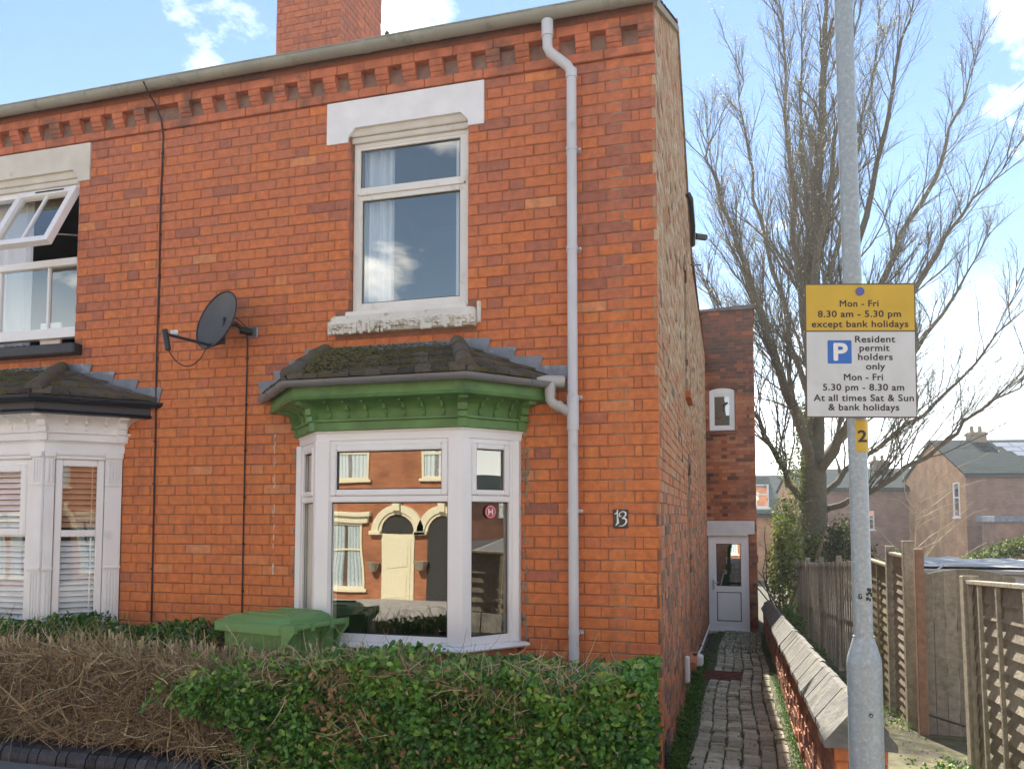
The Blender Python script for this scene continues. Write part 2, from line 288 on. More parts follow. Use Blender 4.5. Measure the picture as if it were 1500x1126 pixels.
    def data(s, name, mats, smooth=False):
        me = bpy.data.meshes.new(name); me.from_pydata(s.v, [], s.f)
        for m_ in (mats if isinstance(mats, (list, tuple)) else [mats]): me.materials.append(MATS[m_])
        if any(s.m): me.polygons.foreach_set('material_index', s.m)
        at = me.attributes.new('tint', 'FLOAT', 'FACE'); at.data.foreach_set('value', np.array(s.t, dtype=np.float32))
        if smooth: me.polygons.foreach_set('use_smooth', [True]*len(s.f))
        me.update(); return me
    def build(s, name, mats, parent=None, smooth=False, stuff=False, label=None):
        o = bpy.data.objects.new(name, s.data(name, mats, smooth)); C.objects.link(o)
        if parent: o.parent = parent
        if stuff: o['kind'] = 'stuff'
        if label: o['label'] = label
        return o
def tag(o, label=None, cat=None, group=None, kind=None):
    if label: o['label'] = label
    if cat: o['category'] = cat
    if group: o['group'] = group
    if kind: o['kind'] = kind
    return o
def thing(name, label, cat, loc=(0,0,0), group=None):
    o = bpy.data.objects.new(name, None); C.objects.link(o); o.empty_display_size = .1
    o.location = loc
    return tag(o, label, cat, group)
def setparent(ch, par):
    ch.parent = par; ch.matrix_parent_inverse = par.matrix_basis.inverted()
def edge_split(o, ang=35):
    for p in o.data.polygons: p.use_smooth = True
    try: o.data.set_sharp_from_angle(angle=R(ang))
    except Exception: pass
    return o
def arr_mesh(name, V, nper, tints, material, parent=None, stuff=True, faces_per=None):
    """V: (N*nper,3) vertices; faces_per: list of index tuples within an element (all quads)"""
    N = len(V) // nper; fp = np.array(faces_per); nf = len(fp); k = fp.shape[1]
    F = (np.arange(N)[:, None, None] * nper + fp[None]).reshape(-1, k)
    me = bpy.data.meshes.new(name); me.vertices.add(len(V)); me.vertices.foreach_set('co', V.astype(np.float32).ravel())
    me.loops.add(F.size); me.loops.foreach_set('vertex_index', F.ravel().astype(np.int32))
    me.polygons.add(len(F)); me.polygons.foreach_set('loop_start', (np.arange(len(F)) * k).astype(np.int32))
    try: me.polygons.foreach_set('loop_total', np.full(len(F), k, dtype=np.int32))
    except Exception: pass
    me.materials.append(MATS[material])
    at = me.attributes.new('tint', 'FLOAT', 'FACE'); at.data.foreach_set('value', np.repeat(np.asarray(tints, dtype=np.float32), nf))
    me.update(calc_edges=True); me.validate()
    o = bpy.data.objects.new(name, me); C.objects.link(o)
    if parent: o.parent = parent
    if stuff: o['kind'] = 'stuff'
    return o
def leaves(name, P, size, tints, material, parent=None, aspect=.55, up=.4, nbias=None, stuff=True):
    """folded leaf blades: 4 triangles-worth (2 quads) each"""
    N = len(P); P = np.asarray(P); size = np.broadcast_to(size, (N,)) * RNG.uniform(.7, 1.25, N)
    n = RNG.normal(size=(N, 3)); n[:, 2] += up
    if nbias is not None: n += nbias
    n /= np.linalg.norm(n, axis=1)[:, None]
    a = RNG.normal(size=(N, 3)); a -= (a * n).sum(1)[:, None] * n; a /= np.linalg.norm(a, axis=1)[:, None]
    b = np.cross(n, a); L = size[:, None]; W = L * aspect
    fold = n * W * .28
    V = np.stack([P, P + a*L*.35 + b*W*.5 + fold, P + a*L*.75 + b*W*.38 + fold, P + a*L - n*L*.08, P + a*L*.75 - b*W*.38 + fold, P + a*L*.35 - b*W*.5 + fold], 1).reshape(-1, 3)
    return arr_mesh(name, V, 6, tints, material, parent, stuff, [(0, 1, 2, 3), (0, 3, 4, 5)])
def text_mesh(s, name, material, loc, width=None, height=.03, parent=None, rot=(R(90), 0, 0), bold=.0, depth=.0006, font_shear=0, label=None, M=None):
    cu = bpy.data.curves.new('txt', 'FONT'); cu.body = s; cu.size = 1; cu.align_x = 'CENTER'; cu.align_y = 'CENTER'; cu.extrude = 0; cu.resolution_u = 4; cu.space_character = 1.06
    o = bpy.data.objects.new('txt', cu); C.objects.link(o); bpy.context.view_layer.update()
    me = bpy.data.meshes.new_from_object(o.evaluated_get(bpy.context.evaluated_depsgraph_get()))
    bpy.data.objects.remove(o)
    co = np.empty(len(me.vertices)*3); me.vertices.foreach_get('co', co); co = co.reshape(-1, 3)
    # default font: cap height about 0.69 of size
    sc = height / .69; mnx, mxx = co[:, 0].min(), co[:, 0].max()
    sx = width / (mxx - mnx) if width else sc
    co[:, 0] = (co[:, 0] - (mnx + mxx) / 2) * sx; co[:, 1] *= sc; co[:, 1] -= co[:, 1].max() - height / 2 if 'p' not in s and 'y' not in s and ',' not in s else 0
    if 'p' in s or 'y' in s: co[:, 1] -= (co[:, 1].max() - height / 2)
    me.vertices.foreach_set('co', co.ravel()); me.update()
    if bold:
        k = 6; mb_ = MB(); b_ = bold*sc*.8
        for i_ in range(k):
            w_ = 2*math.pi*i_/k; mb_.mesh([(c[0]+b_*math.cos(w_), c[1]+b_*math.sin(w_), .00006*i_) for c in co], [tuple(p_.vertices) for p_ in me.polygons])
        me = mb_.data(name, material)
    me.materials.clear(); me.materials.append(MATS[material]); me.name = name
    me.update()
    ob = bpy.data.objects.new(name, me); C.objects.link(ob); ob.location = loc; ob.rotation_euler = rot
    if parent: ob.parent = parent
    if label: ob['label'] = label
    return ob

# ---------------------------------------------------------------- brickwork
S_, H_, CL_, J_ = .2225, .1050, .0480, .005
CRS = .075
def bond_row(k, W, swap=0):
    """Flemish bond with a queen closer at the quoin"""
    x = 0; o = []
    if (k + swap) % 2 == 0: seq = None; st = 0
    else: o += [(0, H_), (H_+J_, H_+J_+CL_)]; x = H_ + CL_ + 2*J_; st = 0
    i = st
    while x < W:
        w = S_ if i % 2 == 0 else H_
        o.append((x, min(x + w, W))); x += w + J_; i += 1
    return o
def cut(iv, holes):
    res = [iv]
    for a, b in holes:
        nr = []
        for p, q in res:
            if b <= p or a >= q: nr.append((p, q)); continue
            if a - p > .02: nr.append((p, a))
            if q - b > .02: nr.append((b, q))
        res = nr
    return res
def field(W, z0, z1, holes, swap=0, lim=None, ztop=None, course=CRS):
    """list of (u0,u1,z0,z1); holes: (u0,u1,z0,z1) rectangles"""
    L = []; top = z1 if ztop is None else ztop; k = 0
    n = int(round((z1 - z0) / course)); 
    for k in range(n):
        b = z1 - (k + 1) * course + J_; t_ = z1 - k * course; zc = (b + t_) / 2
        hs = [(a, c) for a, c, d, e in holes if d < zc < e]
        lo, hi = (0, W) if lim is None else lim(zc)
        for iv in bond_row(k, W, swap):
            iv = (max(iv[0], lo), min(iv[1], hi))
            if iv[1] - iv[0] < .02: continue
            for p, q in cut(iv, hs): L.append((p, q, b, t_))
    return L
def slab(mb, o, u, n, W, z0, z1, holes, th, back=.006, mi=0, e0=.009):
    """solid wall behind the bricks, with openings (rectangles)"""
    us = sorted({e0, W-e0} | {h[0] for h in holes} | {h[1] for h in holes}); us = [a for a in us if e0 <= a <= W-e0]
    zs = sorted({z0, z1} | {h[2] for h in holes} | {h[3] for h in holes}); zs = [a for a in zs if z0 <= a <= z1]
    def hole(a, b):
        return any(h[0] <= a <= h[1] and h[2] <= b <= h[3] for h in holes)
    def P(a, z, d): return o + u*a + Vector((0, 0, z)) + n*d
    A = -back; B = -th
    solid = [[not hole((us[i]+us[i+1])/2, (zs[j]+zs[j+1])/2) for j in range(len(zs)-1)] for i in range(len(us)-1)]
    for i in range(len(us)-1):
        for j in range(len(zs)-1):
            if not solid[i][j]: continue
            a, b, c, d = us[i], us[i+1], zs[j], zs[j+1]
            mb.quad(P(a,c,A), P(b,c,A), P(b,d,A), P(a,d,A), mi=mi); mb.quad(P(b,c,B), P(a,c,B), P(a,d,B), P(b,d,B), mi=mi)
            if i == 0 or not solid[i-1][j]: mb.quad(P(a,c,B), P(a,c,A), P(a,d,A), P(a,d,B), mi=mi)
            if i == len(us)-2 or not solid[i+1][j]: mb.quad(P(b,c,A), P(b,c,B), P(b,d,B), P(b,d,A), mi=mi)
            if j == 0 or not solid[i][j-1]: mb.quad(P(a,c,B), P(b,c,B), P(b,c,A), P(a,c,A), mi=mi)
            if j == len(zs)-2 or not solid[i][j+1]: mb.quad(P(a,d,A), P(b,d,A), P(b,d,B), P(a,d,B), mi=mi)
def room(mb, a, b, mi=0):
    x0, y0, z0 = a; x1, y1, z1 = b
    mb.quad((x0,y1,z0),(x1,y1,z0),(x1,y1,z1),(x0,y1,z1), mi=mi); mb.quad((x0,y0,z0),(x0,y1,z0),(x0,y1,z1),(x0,y0,z1), mi=mi); mb.quad((x1,y0,z0),(x1,y1,z0),(x1,y1,z1),(x1,y0,z1), mi=mi)
    mb.quad((x0,y0,z0),(x1,y0,z0),(x1,y1,z0),(x0,y1,z0), mi=mi); mb.quad((x0,y0,z1),(x1,y0,z1),(x1,y1,z1),(x0,y1,z1), mi=mi)
def frame_boxes(mb, M, u0, u1, z0, z1, w, d0, d1, t=.5, c=.004, ws=None):
    """rectangular frame in local coords: u along x, z up, depth along y (d0 front .. d1 back). Stiles full height, rails between."""
    l_, r_, b_, tp = ws if ws else (w, w, w, w)
    mb.bbox((u0, d0, z0), (u0+l_, d1, z1), c, t, M=M); mb.bbox((u1-r_, d0, z0), (u1, d1, z1), c, t, M=M)
    mb.bbox((u0+l_, d0+.001, z0), (u1-r_, d1, z0+b_), c, t, M=M); mb.bbox((u0+l_, d0+.001, z1-tp), (u1-r_, d1, z1), c, t, M=M)
def pane_obj(M, u0, u1, z0, z1, d, material, parent, name='pane'):
    mb = MB(); mb.box((u0, d, z0), (u1, d+.006, z1), M=M); return mb.build(name, material, parent)
def gasket(mb, M, u0, u1, z0, z1, d, w=.006):
    frame_boxes(mb, M, u0, u1, z0, z1, w, d-.004, d-.001, c=.0005)
def curtain_mesh(mb, x0, x1, z0, z1, y, amp=.02, wl=.07, pts=40, ph=0, flare=0):
    prev = None
    for i in range(pts+1):
        x = x0 + (x1-x0)*i/pts; yy = y + amp*math.sin(2*math.pi*(x-x0)/wl + ph) + .4*amp*math.sin(2*math.pi*(x-x0)/(wl*.37) + 1)
        xb = x + flare*(i/pts-.5)
        if prev: mb.quad((prev[2], prev[1], z0), (xb, yy, z0), (x, yy, z1), (prev[0], prev[1], z1))
        prev = (x, yy, xb)
def I4(loc=(0,0,0), rz=0): return Matrix.Translation(loc) @ Matrix.Rotation(rz, 4, 'Z')

# ================================================================= THE STREET FRONT
ZB = 4.79   # underside of the string course
def gz(x, y):
    """ground height: nearly level street, garden side falling away behind"""
    a = .03
    if y > 0: a = .03 - .055*y if y < 13 else .03 - .055*13
    if x < 0: a = a + (min(.17, -x*.17/1.2) if y < .02 else -.1)
    if x > 1.2 and y > .3:
        k = min(1, (x-1.2)/.3); b = .03 - .10*min(y-.3, 5) - .045*max(0, min(y, 16)-5.3); a = a*(1-k) + min(a, b)*k
    return a
def dark_prob(x, z):
    """where the burnt, purple bricks of this front sit: high on the right, round the window, along the old joints"""
    p = .035
    if z > 3.2: p += .07*(z-3.2)
    if z > 3.0 and x > -1.3: p += .13
    if z > 3.1 and x > -.55: p += .22*min(1, (z-3.1)/.6)*(1 if z < 4.4 else .4)
    if z > 3.1 and -2.6 < x < -2.2: p += .12
    if z > 3.0 and -4.72 < x < -4.45: p += .35
    return p
def facade_tint(x, z):
    base = .80 if z < 2.2 else .80 - .10*(z-2.2)
    if random.random() < dark_prob(x, z): return random.uniform(.05, .42)**.9
    if random.random() < .05: return random.uniform(.9, 1)
    return min(.92, max(.36, random.gauss(base, .06 if z < 3 else .085)))
o0 = Vector((0, 0, 0)); uL = Vector((-1, 0, 0)); nF = Vector((0, -1, 0))
XP = 3.90   # party line
# openings measured along -x from the corner: (u0,u1,z0,z1)
brick_holes = [(1.20, 2.43, 4.47, 4.80), (1.315, 2.24, 3.17, 4.48), (1.25, 2.345, 3.03, 3.18), (.93, 2.62, -1, 2.60),
               (4.61, 6.6, 4.47, 4.80), (4.72, 6.0, 3.10, 4.48), (4.64, 6.6, 3.015, 3.11), (4.20, 6.30, -1, 2.60)]
front = field(7.4, -.06 - .0, ZB, brick_holes)
house = thing('brick_house', 'orange brick end terrace house with green bay cornice and house number 13', 'house', (0, 0, 0))
nbh = thing('brick_house', 'brick terrace house at left edge with white fluted bay and open top window', 'house', (-XP, 0, 0))
def brick_template(key, cache={}):
    if key not in cache:
        mb = MB(); random.seed(hash(key) % 1000)
        mb.brick(Vector((0,0,0)), Vector((-1,0,0)), nF, 0, key[0], 0, key[1]); cache[key] = mb.data('brick', 'brick_single')
    return cache[key]
camp = Vector(cam.location)
def lay_front(par, lo, hi, offx):
    L = []
    for (a, b, z0, z1) in front:
        a2, b2 = max(a, lo), min(b, hi)
        if b2 - a2 < .02: continue
        L.append((a2, b2, z0, z1))
    vis = [q for q in L if q[3] > .75 and q[0] < 5.45]
    vis.sort(key=lambda q: (Vector((-(q[0]+q[1])/2, 0, (q[2]+q[3])/2)) - camp).length / ((q[1]-q[0])**.5))
    big = vis[:298]; s = set(big); st = random.getstate()
    for q in big:
        a, b, z0, z1 = q; w = round(b-a, 3); me = brick_template((w, round(z1-z0, 3), random.randrange(3)))
        o = bpy.data.objects.new('brick', me); C.objects.link(o); o.location = (-a - offx, random.uniform(-.0015, .0015), z0); o.parent = par
        random.seed(int(a*1000)*131 + int(z0*1000)); o['tint'] = facade_tint(-(a+b)/2, z0)
    random.seed(11)
    mb = MB()
    for q in L:
        if q in s: continue
        a, b, z0, z1 = q; mb.brick(Vector((-offx, 0, 0)), uL, nF, a, b, z0, z1, t=facade_tint(-(a+b)/2, z0))
    mb.build('brickwork', 'brick_joined', par, stuff=True)
def mbshift(par, x): pass
lay_front(house, 0, XP-.003, 0); lay_front(nbh, XP, 7.4, -XP)
slab_holes = [(1.315, 2.24, 3.17, 4.62), (.97, 2.58, .30, 2.50), (4.72, 6.0, 3.1, 4.62), (4.26, 6.24, .3, 2.50)]
mb = MB(); slab(mb, o0, uL, nF, XP, -.9, 5.115, [h for h in slab_holes if h[0] < XP], .30); mb.build('wall', 'mortar', house)
mb = MB(); slab(mb, Vector((XP-.0, 0, 0)) + Vector((-XP, 0, 0)), uL, nF, 7.4-XP, -.9, 5.12, [(h[0]-XP, h[1]-XP, h[2], h[3]) for h in slab_holes if h[0] > XP], .30); mb.build('wall', 'mortar', nbh)

# reveal bricks of the openings (jambs seen at the windows' left sides)
def reveals(par, offx, u, z0, z1, side, dep=.09):
    mb = MB(); k = 0; z = z1
    while z - CRS > z0:
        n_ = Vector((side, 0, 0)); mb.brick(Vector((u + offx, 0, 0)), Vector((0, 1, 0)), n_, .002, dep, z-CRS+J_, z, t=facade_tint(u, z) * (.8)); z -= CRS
    mb.build('reveal_brickwork', 'brick_joined', par, stuff=True)
reveals(house, 0, -2.24, 3.19, ZB-.3, 1, .075); reveals(house, 0, -1.315, 3.19, ZB-.3, -1, .075)
reveals(nbh, XP, -4.72, 3.11, ZB-.3, -1, .075)

# string course, corbels, projecting course under the gutter
def eaves(par, lo, hi, offx, corb):
    x = lo; i = 0
    while x < hi - .02:
        w = min(random.choice((.222, .222, .30, .34)), hi - x)
        if hi - (x+w) < .1: w = hi - x
        mb = MB(); pr = .022 + random.uniform(-.0015, .0015); mb.bbox((-x-w+.003-offx, -pr, ZB+.004), (-x-offx, .02, ZB+.066), .006)
        mb.build('string_course', 'terracotta', par); x += w
    x = lo
    while x < hi - .02:
        w = min(random.choice((.222, .222, .17, .30)), hi - x)
        if hi - (x+w) < .1: w = hi - x
        mb = MB(); mb.bbox((-x-w+.003-offx, -.070+random.uniform(-.002, .002), ZB+.178), (-x-offx, .02, ZB+.243), .005)
        mb.build('eaves_course', 'terracotta', par); x += w
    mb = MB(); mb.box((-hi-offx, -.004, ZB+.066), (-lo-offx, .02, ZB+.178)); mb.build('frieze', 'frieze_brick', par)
    mb = MB(); mb.box((-hi-offx, -.060, ZB+.243), (-lo-offx, .02, ZB+.33)); mb.build('gutter_board', 'brick_worn', par)
    for cx in corb:
        # three-step ogee corbel
        mb = MB(); prof = [(0, .070), (-.016, .070), (-.028, .084), (-.030, .096), (-.040, .100), (-.046, .116), (-.047, .130), (-.057, .135), (-.062, .150), (-.062, .177), (0, .177)]
        M = Matrix.Translation((-cx-offx, 0, ZB)) @ Matrix.Rotation(R(90), 4, 'Z')
        mb.prism([(y, z) for y, z in prof], -.05, .05, M=M); mb.build('corbel', 'terracotta', par)
corb = [.055] + [.055 + .2125*i for i in range(1, 30)]
eaves(house, 0, XP-.003, 0, [c for c in corb if c < XP-.06]); eaves(nbh, XP, 7.0, -XP, [c for c in corb if XP+.06 < c < 6.2])

# main gutter (half-round with union clips), one run on each house
def gutter_run(par, x0, x1, offx, y=-.15, z=5.062, r=.056, unions=(), clips=(), m='gutter_grey', endcap=None):
    mb = MB(); N = 10
    prof = [(math.cos(math.pi*i/N)*r, -math.sin(math.pi*i/N)*r) for i in range(N+1)] + [(-r, .012), (-r+.008, .012), (-r+.006, 0)] 
    P = [(y + a, z + .045 + b) for a, b in prof]
    outer = [(y + r*math.cos(math.pi*i/N), z + .045 - r*math.sin(math.pi*i/N)) for i in range(N+1)]
    rr = r - .004; inner = [(y + rr*math.cos(math.pi*i/N), z + .045 - rr*math.sin(math.pi*i/N)) for i in range(N, -1, -1)]
    loop = outer + inner
    k = len(loop); V = [(x0-offx, a, b) for a, b in loop] + [(x1-offx, a, b) for a, b in loop]
    mb.mesh(V, [(i, (i+1) % k, k+(i+1) % k, k+i) for i in range(k)])
    # bead along the outer lip
    mb.tube([(x0-offx, y-r, z+.045), (x1-offx, y-r, z+.045)], .006, 6)
    if endcap is not None: mb.poly([(endcap-offx, a, b) for a, b in outer])
    g = edge_split(mb.build('gutter', m, par), 50)
    for ux, uw in unions:
        q = MB(); r2 = r + .004; lp = [(y + r2*math.cos(math.pi*i/N), z+.046-r2*math.sin(math.pi*i/N)) for i in range(N+1)] + [(y+(r)*math.cos(math.pi*i/N), z+.046-(r)*math.sin(math.pi*i/N)) for i in range(N, -1, -1)]
        k = len(lp); V = [(ux-uw/2-offx, a, b) for a, b in lp] + [(ux+uw/2-offx, a, b) for a, b in lp]
        q.mesh(V, [(i, (i+1) % k, k+(i+1) % k, k+i) for i in range(k)] + [tuple(range(k)), tuple(reversed(range(k, 2*k)))])
        edge_split(q.build('gutter_union', m, g), 50)
    return g
gutter_run(house, -XP, .04, 0, unions=((-3.72, .09), (-2.05, .05), (-.26, .05), (-.72, .15), (-2.9, .02), (-1.5, .02), (-3.45, .02)), endcap=.04)
gutter_run(nbh, -7.2, -XP-.002, -XP, unions=((-4.55, .1), (-4.25, .02), (-5.0, .02)))
mb = MB(); leafp = [(-1.62 + random.uniform(-.01, .01), -.2, 5.115) for _ in range(6)]
mos = MB(); 
for _ in range(7): 
    p = Vector((-1.86+random.uniform(-.015,.015), -.2+random.uniform(-.006,.006), 5.115+random.uniform(0,.02))); mos.box(p-Vector((.006,.005,.006)), p+Vector((.006,.005,.006)))
mos.build('moss_tuft', 'moss', house)

# roof
def roof(par, x0, x1, offx):
    mb = MB(); e = (-.16, 5.10); rdg = (2.70, 6.66); bk = (5.56, 5.10)
    for (ya, za), (yb, zb) in ((e, rdg), (bk, rdg)):
        n_ = 18
        for k in range(n_):
            f0, f1 = k/n_, (k+1.25)/n_; f1 = min(f1, 1); x = x0 + (0 if k % 2 else -.14)
            while x < x1:
                y0_, z0_ = ya+(yb-ya)*f0, za+(zb-za)*f0+.012; a, b = max(x, x0), min(x+.295, x1 - (.017*max(y0_, 0) if x1 > -1 else 0)); x += .30
                if b-a < .02: continue
                y1_, z1_ = ya+(yb-ya)*f1, za+(zb-za)*f1+.002
                t = random.random()
                mb.quad((a-offx, y0_, z0_), (b-offx, y0_, z0_), (b-offx, y1_, z1_), (a-offx, y1_, z1_), t=t)
                mb.quad((a-offx, y0_, z0_-.012), (b-offx, y0_, z0_-.012), (b-offx, y0_, z0_), (a-offx, y0_, z0_), t=t)
    mb.build('roof_slates', 'roof_slate', par, stuff=True)
    mb = MB()
    mb.mesh([(x0-offx, e[0]+.02, e[1]-.01), (x1-.015-offx, e[0]+.02, e[1]-.01), (x1-.065-offx, rdg[0], rdg[1]-.02), (x0-offx, rdg[0], rdg[1]-.02), (x1-.12-offx, bk[0]-.02, bk[1]-.01), (x0-offx, bk[0]-.02, bk[1]-.01)], [(0, 1, 2, 3), (3, 2, 4, 5)])
    mb.build('roof', 'black_paint', par)
    mb = MB(); mb.tube([(x0-offx, rdg[0], rdg[1]-.02), (x1-.05-offx, rdg[0], rdg[1]-.02)], .06, 10); mb.build('ridge', 'terracotta', par)
roof(house, -XP, .015, 0); roof(nbh, -7.4, -XP-.002, -XP)
# verge: mortared edge with stone-coloured capping along the gable
mb = MB()
for (ya, za), (yb, zb) in (((-.02, 5.15), (2.70, 6.62)), ((2.70, 6.62), (5.50, 5.12))):
    g0 = -.017*max(ya, 0); g1 = -.017*yb
    mb.mesh([(-.03+g0, ya, za-.055), (.022+g0, ya, za-.055), (.022+g0, ya, za-.0), (-.03+g0, ya, za-.0), (-.03+g1, yb, zb-.055), (.022+g1, yb, zb-.055), (.022+g1, yb, zb-.0), (-.03+g1, yb, zb-.0)],
            [(0, 1, 2, 3), (7, 6, 5, 4), (0, 4, 5, 1), (1, 5, 6, 2), (2, 6, 7, 3), (3, 7, 4, 0)])
mb.build('verge', 'mortar_pale', house)
# chimney
ch = MB(); cx0, cx1, cy0, cy1 = -4.32, -3.54, 2.2, 3.2
chz0, chz1 = 5.7, 9.0
ch.box((cx0+.006, cy0+.006, chz0), (cx1-.006, cy1-.006, chz1-.02), mi=1)
for o_, u_, n_, W_ in ((Vector((cx1, cy0, 0)), Vector((-1, 0, 0)), Vector((0, -1, 0)), cx1-cx0), (Vector((cx1, cy0, 0)), Vector((0, 1, 0)), Vector((1, 0, 0)), cy1-cy0), (Vector((cx0, cy0, 0)), Vector((0, 1, 0)), Vector((-1, 0, 0)), cy1-cy0)):
    for (a, b, z0, z1) in field(W_, chz0, chz1, [], swap=0 if n_.y else 1): ch.brick(o_, u_, n_, a, b, z0, z1, t=random.choice((.30, .38, .42, .47, .18, .42)))
ch.build('chimney', ['brick_joined', 'mortar'], house)
mb = MB(); mb.box((cx0-.03, cy0-.03, 8.6), (cx1+.03, cy1+.03, 8.75)); mb.build('chimney_cap', 'terracotta', house)

# ---------------------------------------------------------------- side wall (not quite square to the front) and rear outrigger
uS = Vector((-.017, 1, 0)).normalized(); nS = Vector((1, .017, 0)).normalized()
def side_lim(z):
    if z <= 5.10: return (0, 11.9)
    k = (z - 5.10) * 2.8 / 1.5
    return (-.0 + k, 5.5 - k)
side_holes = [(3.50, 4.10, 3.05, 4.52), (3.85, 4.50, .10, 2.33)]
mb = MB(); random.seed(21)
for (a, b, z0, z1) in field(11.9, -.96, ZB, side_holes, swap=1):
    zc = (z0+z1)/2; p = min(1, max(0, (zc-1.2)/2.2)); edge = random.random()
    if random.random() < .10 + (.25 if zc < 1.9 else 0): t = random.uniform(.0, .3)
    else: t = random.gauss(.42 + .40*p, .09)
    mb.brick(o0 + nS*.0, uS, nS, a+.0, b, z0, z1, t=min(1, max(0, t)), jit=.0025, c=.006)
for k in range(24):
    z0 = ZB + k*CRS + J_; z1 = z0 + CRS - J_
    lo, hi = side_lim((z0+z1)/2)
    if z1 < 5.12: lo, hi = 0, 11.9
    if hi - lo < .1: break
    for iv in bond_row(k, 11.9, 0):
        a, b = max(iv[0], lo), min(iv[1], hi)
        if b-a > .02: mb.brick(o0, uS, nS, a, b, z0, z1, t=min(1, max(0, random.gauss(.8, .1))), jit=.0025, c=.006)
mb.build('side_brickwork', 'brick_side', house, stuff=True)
mb = MB(); slab(mb, o0, uS, nS, 11.9, -.95, 5.10, side_holes, .30, back=.008)
mb.mesh([(-.008, 0, 5.10), (-.10, 5.5, 5.10), (-.055, 2.75, 6.58), (-.31, 0.0, 5.10), (-.40, 5.5, 5.10), (-.355, 2.75, 6.58)], [(0, 1, 2), (5, 4, 3), (0, 2, 5, 3), (2, 1, 4, 5)])
mb.build('side_wall', 'mortar_pale', house)
# back wall and lean-to roof of the outrigger, closing the volume
mb = MB(); mb.box((-3.6, 11.9, -1), (-.25, 12.1, 5.1)); mb.box((-3.9, 5.45, -1), (-3.6, 12.1, 5.1)); mb.quad((-3.9, 5.4, 5.12), (-.06, 5.4, 5.12), (-.20, 12.1, 5.12), (-3.9, 12.1, 5.12)); mb.build('rear_wall', 'mortar', house)
mb = MB(); mb.box((-7.4, 5.2, -1), (-3.95, 5.5, 5.1)); mb.box((-7.4, .3, -1), (-7.1, 5.2, 5.1)); mb.build('rear_wall', 'mortar', nbh).location.x = XP
# windows in the side wall: reveals, arched heads, frames
def side_win(u0, u1, z0, z1, nm):
    M = Matrix(((uS.x, -nS.x, 0, 0), (uS.y, -nS.y, 0, 0), (0, 0, 1, 0), (0, 0, 0, 1)))
    mb = MB(); frame_boxes(mb, M, u0, u1, z0, z1, .05, .10, .15); fr = mb.build(nm, 'upvc_aged', house)
    pane_obj(M, u0+.04, u1-.04, z0+.04, z1-.04, .13, 'glass_far', fr)
    q = MB(); c = (u0+u1)/2; r_ = (u1-u0)/2*1.15
    for i in range(9):
        w0 = R(40 + i*100/9 + .6); w1 = R(40 + (i+1)*100/9 - .6)
        pts = [(c + rr*math.cos(w), z1 - r_*.72 + rr*math.sin(w)) for w, rr in ((w0, r_), (w1, r_), (w1, r_+.11), (w0, r_+.11))]
        V = [M @ Vector((x, y_, z)) for y_ in (-.004, .03) for x, z in pts]
        q.mesh(V, [(0, 1, 2, 3), (7, 6, 5, 4), (0, 4, 5, 1), (1, 5, 6, 2), (2, 6, 7, 3), (3, 7, 4, 0)], t=.12)
    q.build('brick_arch', 'brick_side', house, stuff=True)
    q = MB(); q.bbox((u0-.05, -.06, z0-.07), (u1+.05, .1, z0), .005, M=M); q.build('side_window_sill', 'brick_side', house)
side_win(3.50, 4.10, 3.05, 4.42, 'side_window'); side_win(3.85, 4.50, .12, 2.22, 'side_window')
# old rainwater pipe and gutter end on the gable
mb = MB(); mb.tube([(.0, 3.35, 5.16), (.03, 3.37, 5.1), (.03, 3.75, 4.95), (.0, 4.25, 4.90)], .03, 8); mb.tube([(.02, 4.3, 5.02), (.13, 4.5, 5.06)], .04, 8); mb.tube([(.0, 3.9, 4.55), (.08, 4.4, 4.7)], .012, 6)
edge_split(mb.build('waste_pipe', 'black_plastic', house))
mb = MB(); mb.bbox((-.02, 2.33, .19), (.022, 2.42, .42), .01); mb.build('vent_cover', 'white_plastic', house)
mb = MB(); mb.bbox((-.08, 4.25, .0), (.05, 4.40, .12), .02); mb.build('vent_cover', 'white_plastic', house)
mb = MB(); mb.tube([(-.045, 4.4, .05), (-.06, 6, -.08), (-.12, 9, -.3), (-.16, 11.6, -.46)], .014, 6); mb.build('wall_conduit', 'white_plastic', house)
mb = MB()
for k in range(3): mb.box((-.02, .22+.0, .07+k*.05), (.012, .44, .105+k*.05))
mb.bbox((-.05, .18, .05), (.008, .48, .24), .004); mb.build('air_brick', 'black_plastic', house)

# rear wing facing the street at the end of the path
YW = 11.8; wx0, wx1 = -.24, .78
wing = MB(); random.seed(31)
wh = [(wx1-.395-.005, wx1+.13, 3.48, 4.38), (.155, wx1+.23, -1, 1.62)]
wholes_v = [(wx1-.40, wx1+.13, 3.47, 4.40), (wx1-.625, wx1+.20, -1, 1.33)]
for (a, b, z0, z1) in field(wx1-wx0, -.97, 5.98, [(wx1-.74, wx1+.24, 1.34, 1.64), (wx1-.63, wx1+.2, -1, 1.34), (wx1-.40, wx1+.14, 3.47, 4.38)]):
    t = random.uniform(.0, .5) if random.random() < .3 + (.5 if z0 > 4.5 else 0) else random.uniform(.6, 1)
    wing.brick(Vector((wx1, YW, 0)), uL, nF, a, b, z0, z1, t=t*(1 if z0 < 4.6 else .6), jit=.002)
for (a, b, z0, z1) in field(3.0, -.97, 5.98, [], swap=1): wing.brick(Vector((wx1, YW, 0)), Vector((0, 1, 0)), Vector((1, 0, 0)), a, b, z0, z1, t=random.uniform(.3, .9), jit=.002)
wing.build('wing_brickwork', 'brick_worn', house, stuff=True)
mb = MB(); slab(mb, Vector((wx1, YW, 0)), uL, nF, wx1-wx0, -1, 5.98, [(wx1-.39, wx1+.12, 3.48, 4.37), (wx1-.62, wx1+.19, -1, 1.34)], .2)
